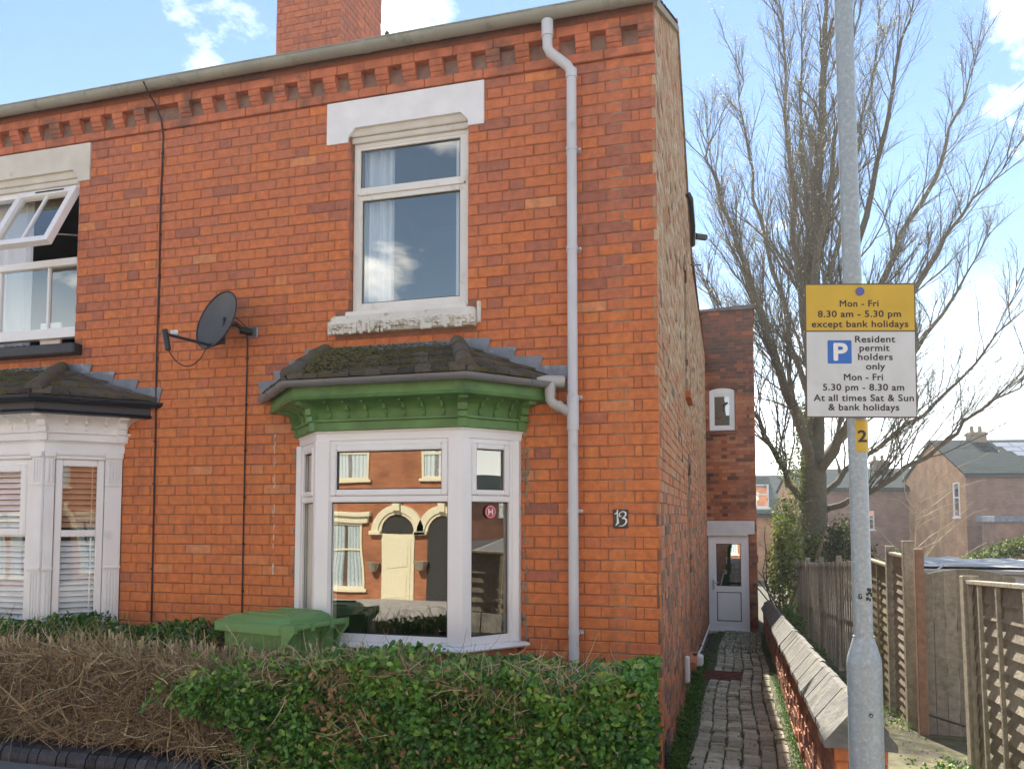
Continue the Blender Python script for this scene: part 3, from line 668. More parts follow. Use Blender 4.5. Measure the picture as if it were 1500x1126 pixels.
mb.box((wx1-.2, YW+.2, -1), (wx1-.006, YW+3, 5.98)); mb.box((wx0, YW+2.8, -1), (wx1-.2, YW+3, 5.98)); mb.box((wx0-1, YW+.2, 5.9), (wx1-.2, YW+2.8, 5.98)); mb.build('wing_wall', 'mortar', house)
mb = MB(); mb.mesh([(wx0-.1, YW-.05, 5.985), (wx1+.03, YW-.05, 5.985), (wx1+.03, YW+3, 5.985), (wx0-.1, YW+3, 5.985), (wx0-.1, YW-.05, 6.03), (wx1+.03, YW-.05, 6.08), (wx1+.03, YW+3, 6.08), (wx0-.1, YW+3, 6.03)], [(3, 2, 1, 0), (4, 5, 6, 7), (0, 1, 5, 4), (1, 2, 6, 5), (2, 3, 7, 6), (3, 0, 4, 7)]); mb.build('wing_coping', 'coping_stone', house)
mb = MB(); mb.bbox((-.235, YW-.035, 1.35), (.735, YW+.1, 1.62), .012); mb.bbox((-.235, YW-.05, 1.315), (.60, YW+.05, 1.352), .01); mb.build('door_lintel', 'white_render', house)
MD = I4((0, YW+.02, 0))
dr = MB(); frame_boxes(dr, MD, -.185, .615, -.60, 1.31, .055, 0, .07); door_fr = dr.build('door_frame', 'upvc', house)
dr = MB(); frame_boxes(dr, MD, -.128, .558, -.555, 1.253, .10, .008, .06, ws=(.10, .10, .13, .10)); dr.bbox((-.028, .009, .17), (.458, .06, .29), .004, M=MD)
dr.bbox((-.005, .022, -.40), (.435, .05, .15), .008, M=MD); dr.box((-.028, .035, -.425), (.458, .05, .17), M=MD); dr.bbox((-.19, -.04, -.63), (.62, .06, -.60), .004, M=MD)
door = dr.build('door', 'upvc', house); pane_obj(MD, -.028, .458, .29, 1.153, .035, 'glass_far', door)
q = MB(); gasket(q, MD, -.028, .458, .29, 1.153, .030, .012); gasket(q, MD, -.0285, .4585, -.4255, .1705, .034, .016); q.build('gasket', 'gasket', door)
q = MB(); q.bbox((-.105, -.012, .22), (-.075, .008, .42), .004, M=MD); q.tube([MD @ Vector((-.09, -.012, .36)), MD @ Vector((-.09, -.05, .36)), MD @ Vector((.02, -.055, .36))], .010, 6); q.build('handle', 'steel', door)
q = MB(); room(q, (-.2, YW+.09, -.6), (.6, YW+2.6, 1.35)); q.build('hallway', 'room', house)
q = MB(); room(q, (-.13, YW+.09, 3.4), (.4, YW+2.0, 4.4)); q.build('back_room', 'room', house)
# arched bathroom window of the wing
q = MB(); frame_boxes(q, MD, -.125, .385, 3.49, 4.30, .055, 0, .06); frame_boxes(q, MD, -.07, .33, 3.545, 4.245, .05, .01, .05)
pts = [(-.125, 4.30), (.385, 4.30)] + [(.13 + .255*math.cos(w), 4.30 + .07*math.sin(w)) for w in np.linspace(.0, math.pi, 9)][1:-1]
V = [MD @ Vector((x, y, z)) for y in (0, .06) for x, z in pts]; k = len(pts)
q.mesh(V, [tuple(range(k)), tuple(reversed(range(k, 2*k)))] + [(i, k+i, k+(i+1) % k, (i+1) % k) for i in range(k)])
wf = q.build('wing_window', 'upvc', house); pane_obj(MD, -.02, .28, 3.595, 4.195, .03, 'glass_old', wf)
q = MB()
for i in range(11):
    w0 = math.pi*(.10 + .8*i/11) ; w1 = math.pi*(.10 + .8*(i+1)/11) - .01
    def ap(w, r1): return Vector((.13 + (.27+r1)*math.cos(w)*1.0, 0, 4.31 + (.075+r1)*math.sin(w)))
    a, b, c_, d_ = ap(w0, .01), ap(w1, .01), ap(w1, .12), ap(w0, .12)
    V = [v_ + Vector((0, YW + dy_, 0)) for dy_ in (-.006, .03) for v_ in (a, b, c_, d_)]
    q.mesh(V, [(0, 1, 2, 3), (7, 6, 5, 4), (0, 4, 5, 1), (1, 5, 6, 2), (2, 6, 7, 3), (3, 7, 4, 0)], t=.35)
q.build('window_arch', 'brick_worn', house, stuff=True)
q = MB(); q.bbox((-.18, YW-.05, 3.40), (.43, YW+.05, 3.47), .006, t=.3); q.build('wing_window_sill', 'brick_worn', house)
q = MB(); q.bbox((.65, YW-.03, .85), (.80, YW+.02, .93), .006, t=.3); q.bbox((.66, YW-.02, .78), (.80, YW+.02, .848), .006, t=.45); q.build('plinth_band', 'brick_worn', house)

# ---------------------------------------------------------------- upper windows
def lintel(par, x0, x1, xi0, xi1, offx, m, mc, ztop=4.785, zi=4.575, ze0=4.47, ze1=4.47, left_open=False):
    """shouldered stone lintel with ears and a chamfered soffit, hoods the cream frame head"""
    y0, y1 = -.012, .08
    pts = [(x0, ze0), (xi0, ze0), (xi0, zi-.07), (xi0+.055, zi), (xi1-.055, zi), (xi1, zi-.06), (xi1, ze1), (x1, ze1), (x1, ztop), (x0, ztop)]
    mb = MB(); # build as convex pieces
    def pr(ps):
        k = len(ps); V = [(x-offx, y, z) for y in (y0, y1) for x, z in ps]; mb.mesh(V, [tuple(range(k)), tuple(reversed(range(k, 2*k)))] + [(i, k+i, k+(i+1) % k, (i+1) % k) for i in range(k)])
    pr([(x0, ze0), (xi0, ze0), (xi0, zi-.07), (xi0+.055, zi), (xi0+.055, ztop), (x0, ztop)]); pr([(xi0+.055, zi), (xi1-.055, zi), (xi1-.055, ztop), (xi0+.055, ztop)]); pr([(xi1-.055, zi), (xi1, zi-.06), (xi1, ze1), (x1, ze1), (x1, ztop), (xi1-.055, ztop)])
    l_ = mb.build('lintel', m, par)
    q = MB(); # stepped cream hood under the lintel
    q.bbox((xi0+.004-offx, .014, zi-.055), (xi1-.004-offx, .10, zi+.02), .012); q.bbox((xi0+.002-offx, .030, zi-.10), (xi1-.002-offx, .11, zi-.056), .008)
    q.build('window_hood', mc, par)
lintel(house, -2.430, -1.195, -2.255, -1.315, 0, 'lintel_paint', 'lintel_cream')
uw = MB(); M = I4((0, .055, 0)); uX0, uX1 = -2.235, -1.318
frame_boxes(uw, M, uX0, uX1, 3.19, 4.478, .05, 0, .07, ws=(.03, .035, .04, .03)); uwin = uw.build('upper_window', 'upvc_aged', house)
q = MB(); frame_boxes(q, M, uX0+.018, uX1-.03, 4.098, 4.462, .05, .006, .06, ws=(.030, .050, .045, .032)); q.build('top_sash', 'upvc_aged', uwin)
q = MB(); frame_boxes(q, M, uX0+.028, uX1-.03, 3.225, 4.085, .05, .006, .06, ws=(.038, .050, .045, .040)); q.bbox((uX0+.04, -.008, 4.083), (uX1-.045, .05, 4.102), .003, M=M); q.build('bottom_sash', 'upvc_aged', uwin)
pane_obj(M, uX0+.045, uX1-.07, 4.135, 4.43, .03, 'glass_upper', uwin); pane_obj(M, uX0+.055, uX1-.07, 3.27, 4.05, .03, 'glass_upper', uwin)
q = MB(); gasket(q, M, uX0+.050, uX1-.081, 4.144, 4.428, .024); gasket(q, M, uX0+.068, uX1-.081, 3.272, 4.044, .024); q.build('gasket', 'gasket', uwin)
q = MB(); curtain_mesh(q, -2.20, -1.95, 3.2, 4.55, .16, .022, .085, 48); q.build('curtain', 'curtain', uwin)
q = MB(); curtain_mesh(q, -1.47, -1.33, 3.2, 4.55, .16, .018, .06, 36, ph=2); q.build('curtain', 'curtain', uwin)
q = MB(); room(q, (-2.9, .301, 2.6), (-.6, 3.0, 4.95)); q.build('bedroom', 'room', house)
q = MB(); q.bbox((-2.36, -.07, 3.028), (-1.245, .06, 3.155), .02); q.build('sill', 'sill_paint', house)
q = MB(); q.bbox((-2.25, -.035, 3.158), (-1.315, .05, 3.19), .006); q.build('sill_board', 'upvc_aged', house)
q = MB()   # flaking paint and lichen blobs hanging on the sill's lower edge
for i in range(130):
    x = random.uniform(-2.355, -1.25); r_ = random.uniform(.006, .017); q.bbox((x-r_, -.078-random.uniform(0, .008), 3.025+random.uniform(-.012, .07)), (x+r_, -.065, 3.028+random.uniform(.02, .085)), .005)
q.build('flaking_paint', 'sill_paint', house, stuff=True)
q = MB(); q.bbox((-2.40, -.02, 3.03), (-2.362, .02, 3.13), .006); q.build('sill_end', 'sill_paint', house)
q = MB(); q.bbox((-1.243, -.02, 3.05), (-1.215, .02, 3.2), .006); q.build('sill_end', 'sill_paint', house)

# neighbour's upper window: black sill, glazing bars, top light pushed open
OX = -XP
lintel(nbh, -6.7, -4.61, -6.1, -4.73, OX, 'lintel_cream', 'lintel_cream')
M = I4((-OX, .055, 0)); nw = MB(); frame_boxes(nw, M, -6.05, -4.725, 3.19, 4.478, .06, 0, .07, ws=(.05, .05, .085, .05)); nw.bbox((-6.0, -.004, 3.80), (-4.775, .05, 3.86), .008, M=M); nwin = nw.build('upper_window', 'upvc', nbh)
q = MB()
for x in (-5.6, -5.08): q = MB(); q.bbox((x-.011, .012, 3.272), (x+.011, .04, 3.80), .004, M=M); q.build('glazing_bar', 'upvc', nwin)
pane_obj(M, -6.0, -4.775, 3.27, 3.805, .03, 'glass_upper', nwin)
# open casement hinged at the top
for cx0_, cx1_ in ((-5.38, -4.765),):
    H = Matrix.Translation((-OX, .045, 4.44)) @ Matrix.Rotation(R(-27), 4, 'X')
    q = MB(); frame_boxes(q, H, cx0_, cx1_, -.62, 0, .055, -.03, .03); q.bbox(((cx0_+cx1_)/2-.01, -.01, -.565), ((cx0_+cx1_)/2+.01, .02, -.055), .003, M=H); sh = q.build('open_casement', 'upvc', nwin)
    pane_obj(H, cx0_+.05, cx1_-.05, -.57, -.05, .0, 'glass_upper', sh)
    q = MB(); q.bbox((cx0_+.2, -.036, -.035), (cx1_-.12, -.0305, -.022), .001, M=H); q.build('trickle_vent', 'gasket', sh)
    q = MB(); q.tube([H @ Vector((cx1_-.01, .03, -.5)), (cx1_ - OX + .01, .09, 4.05)], .008, 5); q.build('stay', 'steel', sh)
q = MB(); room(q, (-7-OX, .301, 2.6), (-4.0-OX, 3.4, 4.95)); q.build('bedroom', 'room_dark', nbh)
q = MB(); curtain_mesh(q, -6.0-OX, -5.45-OX, 3.2, 4.5, .26, .02, .07, 40); q.build('curtain', 'curtain', nwin)
q = MB(); q.box((-5.2-OX, .12, 3.16), (-4.99-OX, .14, 3.34)); q.build('picture_frame', 'blind_white', nbh)
q = MB(); q.bbox((-6.8-OX, -.085, 3.018), (-4.645-OX, .06, 3.105), .012); q.build('sill', 'sill_black', nbh)

# ---------------------------------------------------------------- bay windows
def offs(pts, d):
    """offset a bay outline outwards by d; end points stay on the wall plane y=0"""
    P = [Vector((x, y)) for x, y in pts]; segs = []
    for a, b in zip(P, P[1:]):
        t = (b-a).normalized(); n_ = Vector((t.y, -t.x)); segs.append((a + n_*d, t))
    out_ = []
    a, t = segs[0]; k = (0 - a.y)/t.y; out_.append(a + t*k)
    for (a, t), (b, s_) in zip(segs, segs[1:]):
        den = t.x*s_.y - t.y*s_.x; k = ((b-a).x*s_.y - (b-a).y*s_.x)/den; out_.append(a + t*k)
    a, t = segs[-1]; k = (0 - a.y)/t.y; out_.append(a + t*k)
    return out_
def sweep(mb, pts, prof, closed=True, offx=0, t=.5):
    rings = [[(p.x-offx, p.y, z) for p in offs(pts, d)] for d, z in prof]
    k = len(rings[0]); n_ = len(rings)
    V = [p for r_ in rings for p in r_]; F = []
    for i in range(n_ if closed else n_-1):
        j = (i+1) % n_
        for s_ in range(k-1): F.append((i*k+s_, i*k+s_+1, j*k+s_+1, j*k+s_))
    if closed: F.append(tuple(i*k for i in range(n_))); F.append(tuple(i*k+k-1 for i in reversed(range(n_))))
    mb.mesh(V, F, t)
def seg_frames(pts, offx=0):
    """local matrices for the three faces: x along, y inwards, z up"""
    L = []
    for (x0, y0), (x1, y1) in zip(pts, pts[1:]):
        a = Vector((x0-offx, y0, 0)); b = Vector((x1-offx, y1, 0)); t = (b-a).normalized(); inw = Vector((-t.y, t.x, 0))
        L.append((Matrix(((t.x, inw.x, 0, a.x), (t.y, inw.y, 0, a.y), (0, 0, 1, 0), (0, 0, 0, 1))), (b-a).length))
    return L
def bay_top(par, pts, offx, mc, brk, fascia, gut, roofm, big_brackets=True, zt=0.0):
    # cornice: lower band, ledge, cove
    q = MB(); sweep(q, pts, [(-.05, 2.28), (.030, 2.28), (.034, 2.335), (.052, 2.340), (.052, 2.354), (.026, 2.360), (.030, 2.40), (.050, 2.435), (.095, 2.462), (.150, 2.468), (-.05, 2.468)], offx=offx)
    cor = edge_split(q.build('cornice', mc, par), 30)
    q = MB(); sweep(q, pts, [(-.05, 2.468), (.168, 2.470), (.190, 2.474), (.196, 2.482), (.190, 2.492), (.186, 2.498), (.186, 2.575), (-.05, 2.585)], offx=offx)
    edge_split(q.build('fascia', fascia, par), 30)
    # applied scallop pieces on the lower band
    fr = seg_frames(pts, offx)
    for si, (M, L) in enumerate(fr):
        o_ = .034
        q = MB(); q.mesh([M @ Vector(v) for v in ((.10, -o_-.008, 2.283), (L-.10, -o_-.008, 2.283), (L-.14, -o_-.008, 2.300), (.14, -o_-.008, 2.300), (.10, -o_+.006, 2.283), (L-.10, -o_+.006, 2.283), (L-.14, -o_+.006, 2.300), (.14, -o_+.006, 2.300))], [(0,1,2,3),(0,4,5,1),(1,5,6,2),(2,6,7,3),(3,7,4,0)])
        q.build('cornice_moulding', mc, cor)
        nb_ = 7 if L > .9 else 3
        for i in range(nb_):
            f = (i+1)/(nb_+1) if L < .9 else (i+.85)/(nb_+.7)
            x = L*f; w = .0095
            prof = [(.024, 2.358), (.034, 2.362), (.040, 2.375), (.036, 2.395), (.044, 2.408), (.062, 2.414), (.066, 2.432), (.080, 2.450), (.118, 2.455), (.122, 2.4685), (.02, 2.4685)]
            q = MB(); k = len(prof); V = [M @ Vector((x+s_, -d, z)) for s_ in (-w, w) for d, z in prof]
            q.mesh(V, [tuple(reversed(range(k))), tuple(range(k, 2*k))] + [(i_, (i_+1) % k, k+(i_+1) % k, k+i_) for i_ in range(k)])
            q.build('bracket', brk, cor)
    # heavy scroll brackets at the corners
    P0 = [Vector((x-offx, y, 0)) for x, y in pts]
    dirs = [Vector((-.45, -1, 0)), Vector((.35, -1, 0))]
    for c_, d_ in ((P0[1], Vector((-.38, -.92, 0))), (P0[2], Vector((.38, -.92, 0))), (P0[3] + Vector((-.015, -.02, 0)), Vector((.80, -.60, 0))), (P0[0] + Vector((.015, -.02, 0)), Vector((-.80, -.60, 0)))):
        d_.normalize(); s_ = Vector((-d_.y, d_.x, 0)); w = .030
        prof = [(.0, 2.283), (.046, 2.283), (.046, 2.340), (.068, 2.344), (.068, 2.378), (.060, 2.384), (.080, 2.388), (.084, 2.43), (.110, 2.445), (.155, 2.450), (.165, 2.4675), (0, 2.4675)]
        q = MB(); k = len(prof); V = [c_ + s_*a + d_*d + Vector((0, 0, z)) for a in (-w, w) for d, z in prof]
        q.mesh(V, [tuple(reversed(range(k))), tuple(range(k, 2*k))] + [(i_, (i_+1) % k, k+(i_+1) % k, k+i_) for i_ in range(k)])
        q.build('corner_bracket', brk, cor)
    # gutter
    r_ = .037; N = 8
    prof = [(.235 + r_*math.cos(math.pi*i/N), 2.575 + .016 - r_*1.1*math.sin(math.pi*i/N)) for i in range(N+1)] + [(.235 + (r_-.004)*math.cos(math.pi*i/N), 2.575+.016 - (r_-.004)*1.1*math.sin(math.pi*i/N)) for i in range(N, -1, -1)]
    q = MB(); sweep(q, pts, prof, offx=offx); g = edge_split(q.build('bay_gutter', gut, par), 40)
    for M, L in fr:
        for f in ((.18, .5, .82) if L > .9 else (.2, .8)):
            x = L*f; q = MB(); r2 = r_+.004
            V = [M @ Vector((x+s_, -(.235 + rr*math.cos(w)), 2.591 - rr*1.1*math.sin(w))) for s_ in (-.008, .008) for rr, ws in ((r2, [math.pi*i/N for i in range(N+1)]), (r_-.001, [math.pi*i/N for i in range(N, -1, -1)])) for w in ws]
            k = 2*(N+1); q.mesh(V, [tuple(reversed(range(k))), tuple(range(k, 2*k))] + [(i_, (i_+1) % k, k+(i_+1) % k, k+i_) for i_ in range(k)]); q.build('gutter_clip', gut, g)
    return cor, fr
def bay_roof(par, pts, offx, tl, tr, ztop, moss=True, fl_left=True):
    """three slated slopes; tl/tr: x of the two hips at the wall"""
    ev = offs(pts, .225); ez = 2.612
    E = [Vector((p.x-offx, p.y, ez)) for p in ev]
    TL = Vector((tl-offx, -.03, ztop)); TR = Vector((tr-offx, -.03, ztop))
    E[0] = Vector((E[0].x, -.005, ez)); E[3] = Vector((E[3].x, -.005, ez))
    q = MB(); q.mesh([E[0]-Vector((0,0,.02)), E[1]-Vector((0,0,.02)), E[2]-Vector((0,0,.02)), E[3]-Vector((0,0,.02)), TL-Vector((0,0,.02)), TR-Vector((0,0,.02))], [(0, 1, 4), (1, 2, 5, 4), (2, 3, 5)]); q.build('bay_roof', 'lead', par)
    for (A, B, Cc, D) in ((E[1], E[2], TR, TL), (E[0], E[1], TL, TL), (E[2], E[3], TR, TR)):
        rows_ = 4 if (B-A).length > .9 else 4; n_ = (Cc-A).cross(B-A); nn = (B-A).cross(D-A).normalized(); 
        if nn.z < 0: nn = -nn
        for k in range(rows_):
            f0, f1 = k/rows_, min(1, (k+1.2)/rows_)
            for top in (0,):
                a0, b0 = A.lerp(D, f0), B.lerp(Cc, f0); a1, b1 = A.lerp(D, f1), B.lerp(Cc, f1)
                L0 = (b0-a0).length; n_t = max(1, int(round(L0/.115)))
                for i in range(n_t):
                    g0, g1 = (i+.02)/n_t, (i+.98)/n_t
                    p0, p1, p2, p3 = a0.lerp(b0, g0), a0.lerp(b0, g1), a1.lerp(b1, g1), a1.lerp(b1, g0)
                    h = .022 + random.uniform(-.004, .009); dn = (A-D).normalized()*random.uniform(0, .012)
                    mb = MB(); T = [p0+nn*h+dn, p1+nn*(h+random.uniform(-.003,.003))+dn, p2+nn*.004, p3+nn*.004]; Bt = [p0-nn*.002+dn, p1-nn*.002+dn, p2-nn*.008, p3-nn*.008]
                    mb.mesh(T + Bt, [(0, 1, 2, 3), (4, 5, 1, 0), (5, 6, 2, 1), (7, 4, 0, 3)], t=random.random()); mb.build('tile', 'slate_moss', par)
    for A, B in ((E[1], TL), (E[2], TR)):   # half-round hip tiles
        for k in range(3):
            p, r1 = A.lerp(B, k/3 + .02), A.lerp(B, (k+1)/3 + .04 if k < 2 else 1.0)
            q = MB(); q.tube([p + Vector((0, 0, .015)), r1 + Vector((0, 0, .01))], [.062, .052], 10, t=.6); edge_split(q.build('hip_tile', 'slate_moss', par), 60)
    if moss:   # cushions of moss
        V = []; T = []; q = MB()
        for i in range(2600):
            s_ = random.random()
            if s_ < .8: A, B, Cc, D = E[1], E[2], TR, TL
            else: A, B, Cc, D = E[0], E[1], TL, TL
            f = random.random()**.8; g_ = random.random()**1.2; p = A.lerp(D, f).lerp(B.lerp(Cc, f), g_) + Vector((0, -.01, .022)); r_ = random.uniform(.005, .014)*(1.3-.8*g_)
            a = random.random()*6; u_ = Vector((math.cos(a), math.sin(a), 0))*r_; v_ = Vector((-math.sin(a), math.cos(a), .2))*r_; h_ = Vector((0, 0, r_*.9))
            q.mesh([p+u_, p+v_, p-u_, p-v_, p+h_], [(0, 1, 4), (1, 2, 4), (2, 3, 4), (3, 0, 4)], t=random.random())
        q.build('moss_cushions', 'moss', par, stuff=True)
    # lead flashing: apron plus stepped pieces up each rake
    q = MB(); q.bbox((tl-offx-.04, -.014, ztop-.055), (tr-offx+.02, .0, ztop+.035), .004); q.build('flashing', 'lead', par)
    q = MB(); sl = [(TL + Vector((-.02, -.012, .005))), (TR + Vector((.02, -.012, .005))), TR + Vector((.02, -.075, -.028)), TL + Vector((-.02, -.075, -.028))]; q.quad(*sl); q.build('flashing', 'lead', par)
    for A, B, sg in ((E[3], TR, 1), (E[0], TL, -1)):
        N = 4
        for k in range(N):
            x_in = B.x + (A.x-B.x)*(k/N); x_out = B.x + (A.x-B.x)*((k+1)/N) + sg*.055; zt_ = ztop + .03 + (ez-ztop)*(k/N); zb_ = ztop - .02 + (ez-ztop)*((k+1)/N)
            a, b = sorted((x_in - sg*.03, x_out))
            y_ = -.006 - .003*(N-k)
            q = MB(); sk = sg*.022; P = [(x_in-sg*.03, zb_+.02), (x_out-sk*1.6, zb_-.005), (x_out, zt_), (x_in-sg*.03, zt_+.012)]
            V = [(x, y, z) for y in (y_, y_+.0025) for x, z in P]; q.mesh(V, [(0,1,2,3),(7,6,5,4),(0,4,5,1),(1,5,6,2),(2,6,7,3),(3,7,4,0)]); q.build('step_flashing', 'lead', par)
        q = MB(); d_ = Vector((0, -.05, -.005)); q.quad(B + Vector((0, -.01, .0)), A + Vector((0, -.01, .01)), A + Vector((-sg*.02, -.05, .012)), B + Vector((sg*.02, -.07, -.012))); q.build('flashing', 'lead', par)
BAY = [(-2.62, 0), (-2.27, -.37), (-1.222, -.37), (-.928, 0)]
cor, fr = bay_top(house, BAY, 0, 'green_paint', 'green_paint', 'green_paint', 'bay_gutter', None)
bay_roof(house, BAY, 0, -2.40, -1.38, 2.905)
# glazing of the bay
q = MB(); sweep(q, BAY, [(-.06, 2.215), (.002, 2.215), (.006, 2.262), (.012, 2.27), (.012, 2.279), (-.06, 2.279)]); edge_split(q.build('bay_head', 'upvc', house), 30)
q = MB(); sweep(q, BAY, [(-.06, .84), (.04, .84), (.05, .85), (.045, .868), (.0, .876), (-.06, .878)]); bsill = edge_split(q.build('bay_sill', 'upvc', house), 30)
q = MB(); sweep(q, BAY, [(-.12, -.1), (-.02, -.1), (-.02, .84), (-.12, .84)]); q.build('bay_base', 'brick_joined', house)
BW = thing('bay_window', None, None); del_ = [BW.pop(k_, None) for k_ in ('label', 'category')]; BW.parent = house
def post(cx, cy, ang, w, z0, z1, par, m, d=.05):
    M = Matrix.Translation((cx, cy, 0)) @ Matrix.Rotation(ang, 4, 'Z'); q = MB(); q.bbox((-w/2, -.008, z0), (w/2, d, z1), .006, M=M); return q.build('corner_post', m, par)
for i, (M, L) in enumerate(fr):
    zt = 1.842
    q = MB()
    if i == 1:
        e0, e1 = .095, L-.085
        # posts at the two ends
        frame_boxes(q, M, e0, e1, .878, 2.214, .03, .002, .07, ws=(.012, .012, .05, .03)); q.bbox((e0+.012, 0.0, 1.80), (e1-.012, .07, 1.84), .005, M=M)
        f_ = q.build('window_frame', 'upvc', BW)
        s_ = MB(); frame_boxes(s_, M, e0+.012, e1-.012, 1.842, 2.183, .042, -.008, .05, c=.008); s_.build('sash', 'upvc', BW)
        pane_obj(M, e0+.05, e1-.05, 1.88, 2.145, .022, 'glass_bay', BW); pane_obj(M, e0+.01, e1-.01, .92, 1.802, .03, 'glass_bay', BW)
        g_ = MB(); gasket(g_, M, e0+.054, e1-.054, 1.884, 2.141, .016, .007); gasket(g_, M, e0+.013, e1-.013, .929, 1.799, .024, .008); g_.build('gasket', 'gasket', BW)
    else:
        e0, e1 = (.05, L-.05)
        frame_boxes(q, M, e0, e1, .878, 2.214, .03, .002, .07, ws=(.03, .045, .05, .03) if i == 2 else (.045, .03, .05, .03)); q.bbox((e0+.03, .0, 1.80), (e1-.045, .07, 1.84), .005, M=M)
        q.build('window_frame', 'upvc', BW)
        s0, s1 = (e0+.028, e1-.05) if i == 2 else (e0+.05, e1-.028)
        s_ = MB(); frame_boxes(s_, M, s0, s1, 1.842, 2.183, .036, -.010, .05, c=.008); s_.build('sash', 'upvc', BW)
        pane_obj(M, s0+.03, s1-.03, 1.87, 2.15, .022, 'glass_bay', BW); pane_obj(M, s0-.01, s1+.01, .92, 1.802, .03, 'glass_bay', BW)
        g_ = MB(); gasket(g_, M, s0+.037, s1-.037, 1.879, 2.146, .016, .006); gasket(g_, M, s0, s1, .929, 1.799, .024, .006); g_.build('gasket', 'gasket', BW)
for k_, (cx, cy) in enumerate(BAY[1:3]):
    sg = -1 if k_ == 0 else 1
    q = MB(); th_ = .0
    # faceted corner post following both faces
    if k_ == 0: A = fr[0][0] @ Vector((fr[0][1]-.055, 0, 0)); B = fr[1][0] @ Vector((.10, 0, 0))
    else: A = fr[1][0] @ Vector((fr[1][1]-.09, 0, 0)); B = fr[2][0] @ Vector((.055, 0, 0))
    c_ = Vector((cx, cy, 0)); inn = Vector((-.5*sg, 1, 0)).normalized()*.07
    A2 = A + (A-c_).normalized()*0; V = []
    outp = [A, c_ + (A-c_)*.15, c_ + (B-c_)*.15, B]; off_ = Vector((sg*.25, -1, 0)).normalized()*.010
    ring = [p + off_ for p in outp] + [B + inn, A + inn]
    V = [Vector((p.x, p.y, z)) for z in (.878, 2.214) for p in ring]; k = len(ring)
    q.mesh(V, [tuple(reversed(range(k))), tuple(range(k, 2*k))] + [(i_, (i_+1) % k, k+(i_+1) % k, k+i_) for i_ in range(k)]); edge_split(q.build('corner_post', 'upvc', BW), 12)
for wx, sg in ((BAY[0][0], 1), (BAY[3][0], -1)):   # trims where the frame meets the wall
    q = MB(); q.bbox((min(wx, wx+sg*.045), -.055, .878), (max(wx, wx+sg*.045), .02, 2.214), .005); q.build('wall_trim', 'upvc', BW)
    q = MB()
    for i in range(60):   # ragged old sealant and broken mortar beside the frame
        z = random.uniform(.85, 2.25); x = wx - sg*random.uniform(.004, .05); q.bbox((x-.008, -.006, z), (x+.008, .004, z+random.uniform(.01, .05)), .003)
    q.build('patchy_mortar', 'mortar_pale', house, stuff=True)
q = MB()
for i in range(34):    # pale run marks of old paint and lime under the cornice end
    z = random.uniform(1.25, 2.3); x = -2.83 + random.gauss(0, .005); w_ = random.uniform(.0015, .0045); q.bbox((x-w_, -.0025, z), (x+w_, .002, z+random.uniform(.008, .045)), .001)
q.build('paint_drips', 'lintel_cream', house, stuff=True)
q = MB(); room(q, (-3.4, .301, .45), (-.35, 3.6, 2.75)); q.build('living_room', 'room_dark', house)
tb = MB(); tb.bbox((-2.3, .35, 1.02), (-1.35, .95, 1.05), .01)
for lx in (-2.25, -1.42):
    for ly in (.38, .88): tb.bbox((lx, ly, .46), (lx+.05, ly+.05, 1.02), .005)
tag(tb.build('table', 'lead'), 'dim table standing inside the bay window room', 'table')
q = MB(); curtain_mesh(q, -2.52, -2.30, .9, 2.2, -.06, .014, .05, 30); q.build('curtain', 'curtain', BW)
# round badge in the narrow right-hand pane
M, L = fr[2]; q = MB(); cc = M @ Vector((.235, .018, 1.735)); t_ = (M @ Vector((1, 0, 0))) - (M @ Vector((0, 0, 0))); nn = (M @ Vector((0, -1, 0))) - (M @ Vector((0, 0, 0)))
q.tube([cc, cc + nn*.002], .045, 24); bd = q.build('window_badge', 'badge_red', BW)
q = MB()
for i in range(24):
    w0, w1 = 2*math.pi*i/24, 2*math.pi*(i+1)/24
    q.quad(*[cc + nn*.003 + (t_*math.cos(w) + Vector((0, 0, 1))*math.sin(w))*r_ for w, r_ in ((w0, .035), (w1, .035), (w1, .038), (w0, .038))])
for a, b, c_, d_ in ((-.019, -.010, -.020, .020), (.010, .019, -.020, .020), (-.010, .010, -.005, .005)):
    q.quad(*[cc + nn*.003 + t_*x + Vector((0, 0, z)) for x, z in ((a, c_), (b, c_), (b, d_), (a, d_))])
q.build('badge_letter', 'digit_white', bd if False else BW)

# neighbour's bay
NB = [(-6.16, 0), (-5.80, -.40), (-4.56, -.40), (-4.20, 0)]
cor2, fr2 = bay_top(nbh, NB, OX, 'white_timber', 'white_timber', 'black_paint', 'black_paint', None)
bay_roof(nbh, NB, OX, -5.9, -4.80, 2.905, moss=True)
q = MB(); sweep(q, NB, [(-.06, 2.20), (.006, 2.20), (.010, 2.262), (.016, 2.27), (.016, 2.279), (-.06, 2.279)], offx=OX); q.build('bay_head', 'white_timber', nbh)
q = MB(); sweep(q, NB, [(-.06, .80), (.05, .80), (.06, .82), (.05, .85), (.0, .86), (-.06, .862)], offx=OX); q.build('bay_sill', 'white_timber', nbh)
q = MB(); sweep(q, NB, [(-.12, -.1), (-.01, -.1), (-.01, .80), (-.12, .80)], offx=OX); q.build('bay_base', 'white_render', nbh)
NW = bpy.data.objects.new('bay_window', None); C.objects.link(NW); NW.parent = nbh
